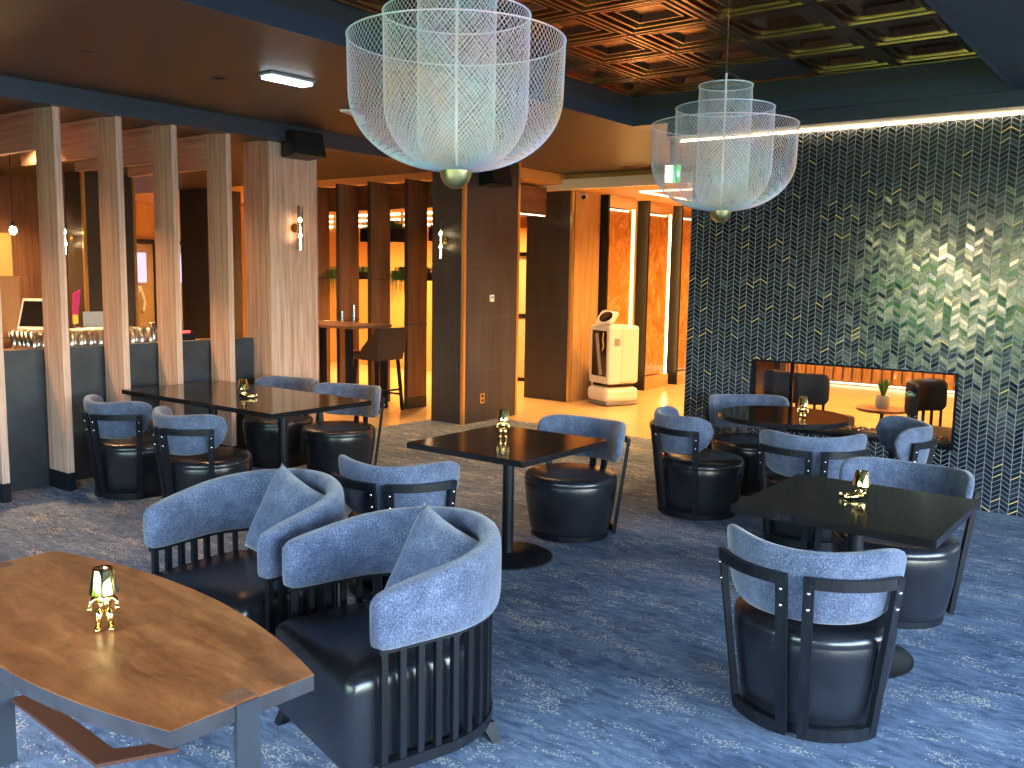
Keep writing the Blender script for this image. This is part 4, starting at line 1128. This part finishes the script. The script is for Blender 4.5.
rnd = random.Random(77)
for k, (hx0, hx1, lab) in enumerate(((-9.5, -3.6, 'clipped green hedge outside, left of the window wall'), (-3.4, 5.5, 'clipped green hedge outside, right of the window wall'))):
    b = B(); box(b, hx0, hx1, -6.6, -5.95, -.2, 1.15)
    for q in range(2600):
        c = Vector((rnd.uniform(hx0, hx1), rnd.choice((-5.93, -5.9, rnd.uniform(-6.6, -5.95))), rnd.uniform(-.1, 1.22)))
        if c.y < -5.95: c.z = rnd.uniform(1.13, 1.25)
        n_ = Vector((rnd.uniform(-1, 1), rnd.uniform(-.2, 1), rnd.uniform(-.3, 1))).normalized(); u = n_.orthogonal().normalized() * .06; v = n_.cross(u).normalized() * .035
        b.faces.new([b.verts.new(c + u), b.verts.new(c + v), b.verts.new(c - u), b.verts.new(c - v)])
    tag(link('garden_hedge', b, 'leaf_out'), lab, 'hedge', 'garden hedges outside the windows')
# ---------------------------------------------------------------- light
def spot(loc, e, col=WARM, ang=120, soft=.08, aim=None):
    l = bpy.data.lights.new('lamp', 'SPOT'); l.energy = e; l.color = col; l.spot_size = R(ang); l.spot_blend = .7; l.shadow_soft_size = soft
    o = bpy.data.objects.new('spot_light', l); C.objects.link(o); o.location = loc
    if aim: o.rotation_euler = (Vector(aim) - Vector(loc)).to_track_quat('-Z', 'Y').to_euler()
def point(loc, e, col=WARM, r=.03):
    l = bpy.data.lights.new('lamp', 'POINT'); l.energy = e; l.color = col; l.shadow_soft_size = r
    o = bpy.data.objects.new('bulb_light', l); C.objects.link(o); o.location = loc
GOLD = (1.0, .50, .15)
LF = {(-5.5, 11.5): .36, (-5.5, 13.5): .5, (-3.3, 11.5): .45, (-3.3, 14): .45, (-1.0, 11.0): .4, (-1.0, 14): .45, (-14.0, 9.8): .22, (-4.0, 9.6): .42, (-1.5, 9.6): .4}
lobby = [(-5.5, 11.5), (-5.5, 13.5), (-3.3, 11.5), (-3.3, 14), (-1.0, 11.0), (-1.0, 14), (-9.2, 10.8), (-11.5, 10.6), (-14.0, 9.8), (-4.0, 9.6), (-1.5, 9.6)]
names = ['above the onyx panels near the robot', 'above the last onyx panel', 'in the lobby middle row front', 'in the lobby middle row back', 'in the lobby right row front', 'in the lobby right row back', 'above the frosted door', 'over the passage behind the bar table', 'over the passage at the far left', 'just behind the tiled wall left', 'just behind the tiled wall right']
for (x, y), nm in zip(lobby, names):
    z = 2.90 if y > 10.4 else (2.965 if x < -7 else CZ)
    fixt('added_lobby_lamp', 'added lamp for the lobby glow, ' + nm, (x, y, z), 'downlight', r=.05, energy=LOBBY_E * LF.get((x, y), 1), col=GOLD, ang=150, group='added lamps in the lobby ceiling')  # lamps added to give the lobby its warm ambient light
for loc in ((-7.05 + .09, 5.80, 2.24), (-7.05 + .09, 5.80, 2.09), (-7.06, 8.02 - .09, 2.21), (-7.06, 8.02 - .09, 2.06), (-11.66, 5.91, 2.2), (-11.66, 5.91, 2.05)):
    point(loc, 1.6, WARM, .02)
for x, y in ((-8.2, 2.2), (-8.2, 3.75), (-8.4, 5.2), (-9.5, 7.3), (-10.6, 4.6), (-12.2, 5.4)):
    fixt('added_bar_lamp', 'added lamp over the bar at %s' % {(-8.2, 2.2): 'its near end', (-8.2, 3.75): 'the glass rows', (-8.4, 5.2): 'its far end', (-9.5, 7.3): 'the bar table side', (-10.6, 4.6): 'the back counter', (-12.2, 5.4): 'the ochre niche'}[(x, y)], (x, y, 2.965), 'downlight', r=.035, energy=BAR_E, col=WARM, ang=125, group='added lamps over the bar')  # lamps added to warm the bar area and brighten the glasses
# sky and sun
w = bpy.data.worlds.new('World'); bpy.context.scene.world = w; w.use_nodes = True
nt = w.node_tree; bg = nt.nodes['Background']
sky = nt.nodes.new('ShaderNodeTexSky'); sky.sky_type = 'NISHITA'; sky.sun_elevation = R(48); sky.sun_rotation = R(200); sky.sun_disc = False; sky.air_density = 1.2; sky.dust_density = 1.0
nt.links.new(sky.outputs[0], bg.inputs[0]); bg.inputs[1].default_value = SKY_E
l = bpy.data.lights.new('sun', 'SUN'); l.energy = SUN_E; l.angle = R(.6); l.color = (1, .95, .85)
o = bpy.data.objects.new('sun', l); C.objects.link(o); o.rotation_euler = Vector((-.3, -.85, -1.0)).to_track_quat('-Z', 'Y').to_euler()
def portal(loc, rot, sx, sy):
    l = bpy.data.lights.new('window_portal', 'AREA'); l.shape = 'RECTANGLE'; l.size = sx; l.size_y = sy; l.cycles.is_portal = True
    o = bpy.data.objects.new('window_portal', l); C.objects.link(o); o.location = loc; o.rotation_euler = rot
for w0, w1 in WINS_B: portal(((w0 + w1) / 2, YB - .1, 1.5), (R(90), 0, 0), w1 - w0, 2.5)
for w0, w1 in WINS_R: portal((XR + .1, (w0 + w1) / 2, 1.5), (R(90), 0, R(90)), w1 - w0, 2.5)

# ---------------------------------------------------------------- camera
cam = bpy.data.cameras.new('camera'); cam.lens = 909.157 / 1024 * 36; cam.sensor_width = 36; cam.sensor_fit = 'HORIZONTAL'; cam.clip_start = .05
co = bpy.data.objects.new('camera', cam); C.objects.link(co)
yaw, pitch, roll = R(37.09069), R(6.84073), R(.92862)
f = Vector((-math.sin(yaw) * math.cos(pitch), math.cos(yaw) * math.cos(pitch), -math.sin(pitch)))
r_ = f.cross(Vector((0, 0, 1))).normalized(); u_ = r_.cross(f)
cr, sr = math.cos(roll), math.sin(roll)
rr_, uu_ = r_ * cr + u_ * sr, u_ * cr - r_ * sr
m3 = Matrix((rr_, uu_, -f)).transposed()
co.matrix_world = Matrix.Translation((0, 0, 1.75)) @ m3.to_4x4()
sc = bpy.context.scene; sc.camera = co
sc.view_settings.view_transform = 'Standard'; sc.view_settings.look = 'None'; sc.view_settings.gamma = 1; sc.view_settings.use_curve_mapping = False
sc.view_settings.exposure = EXPO
sc.cycles.use_denoising = True
sc.cycles.max_bounces = 8; sc.cycles.transparent_max_bounces = 16; sc.cycles.sample_clamp_indirect = 6
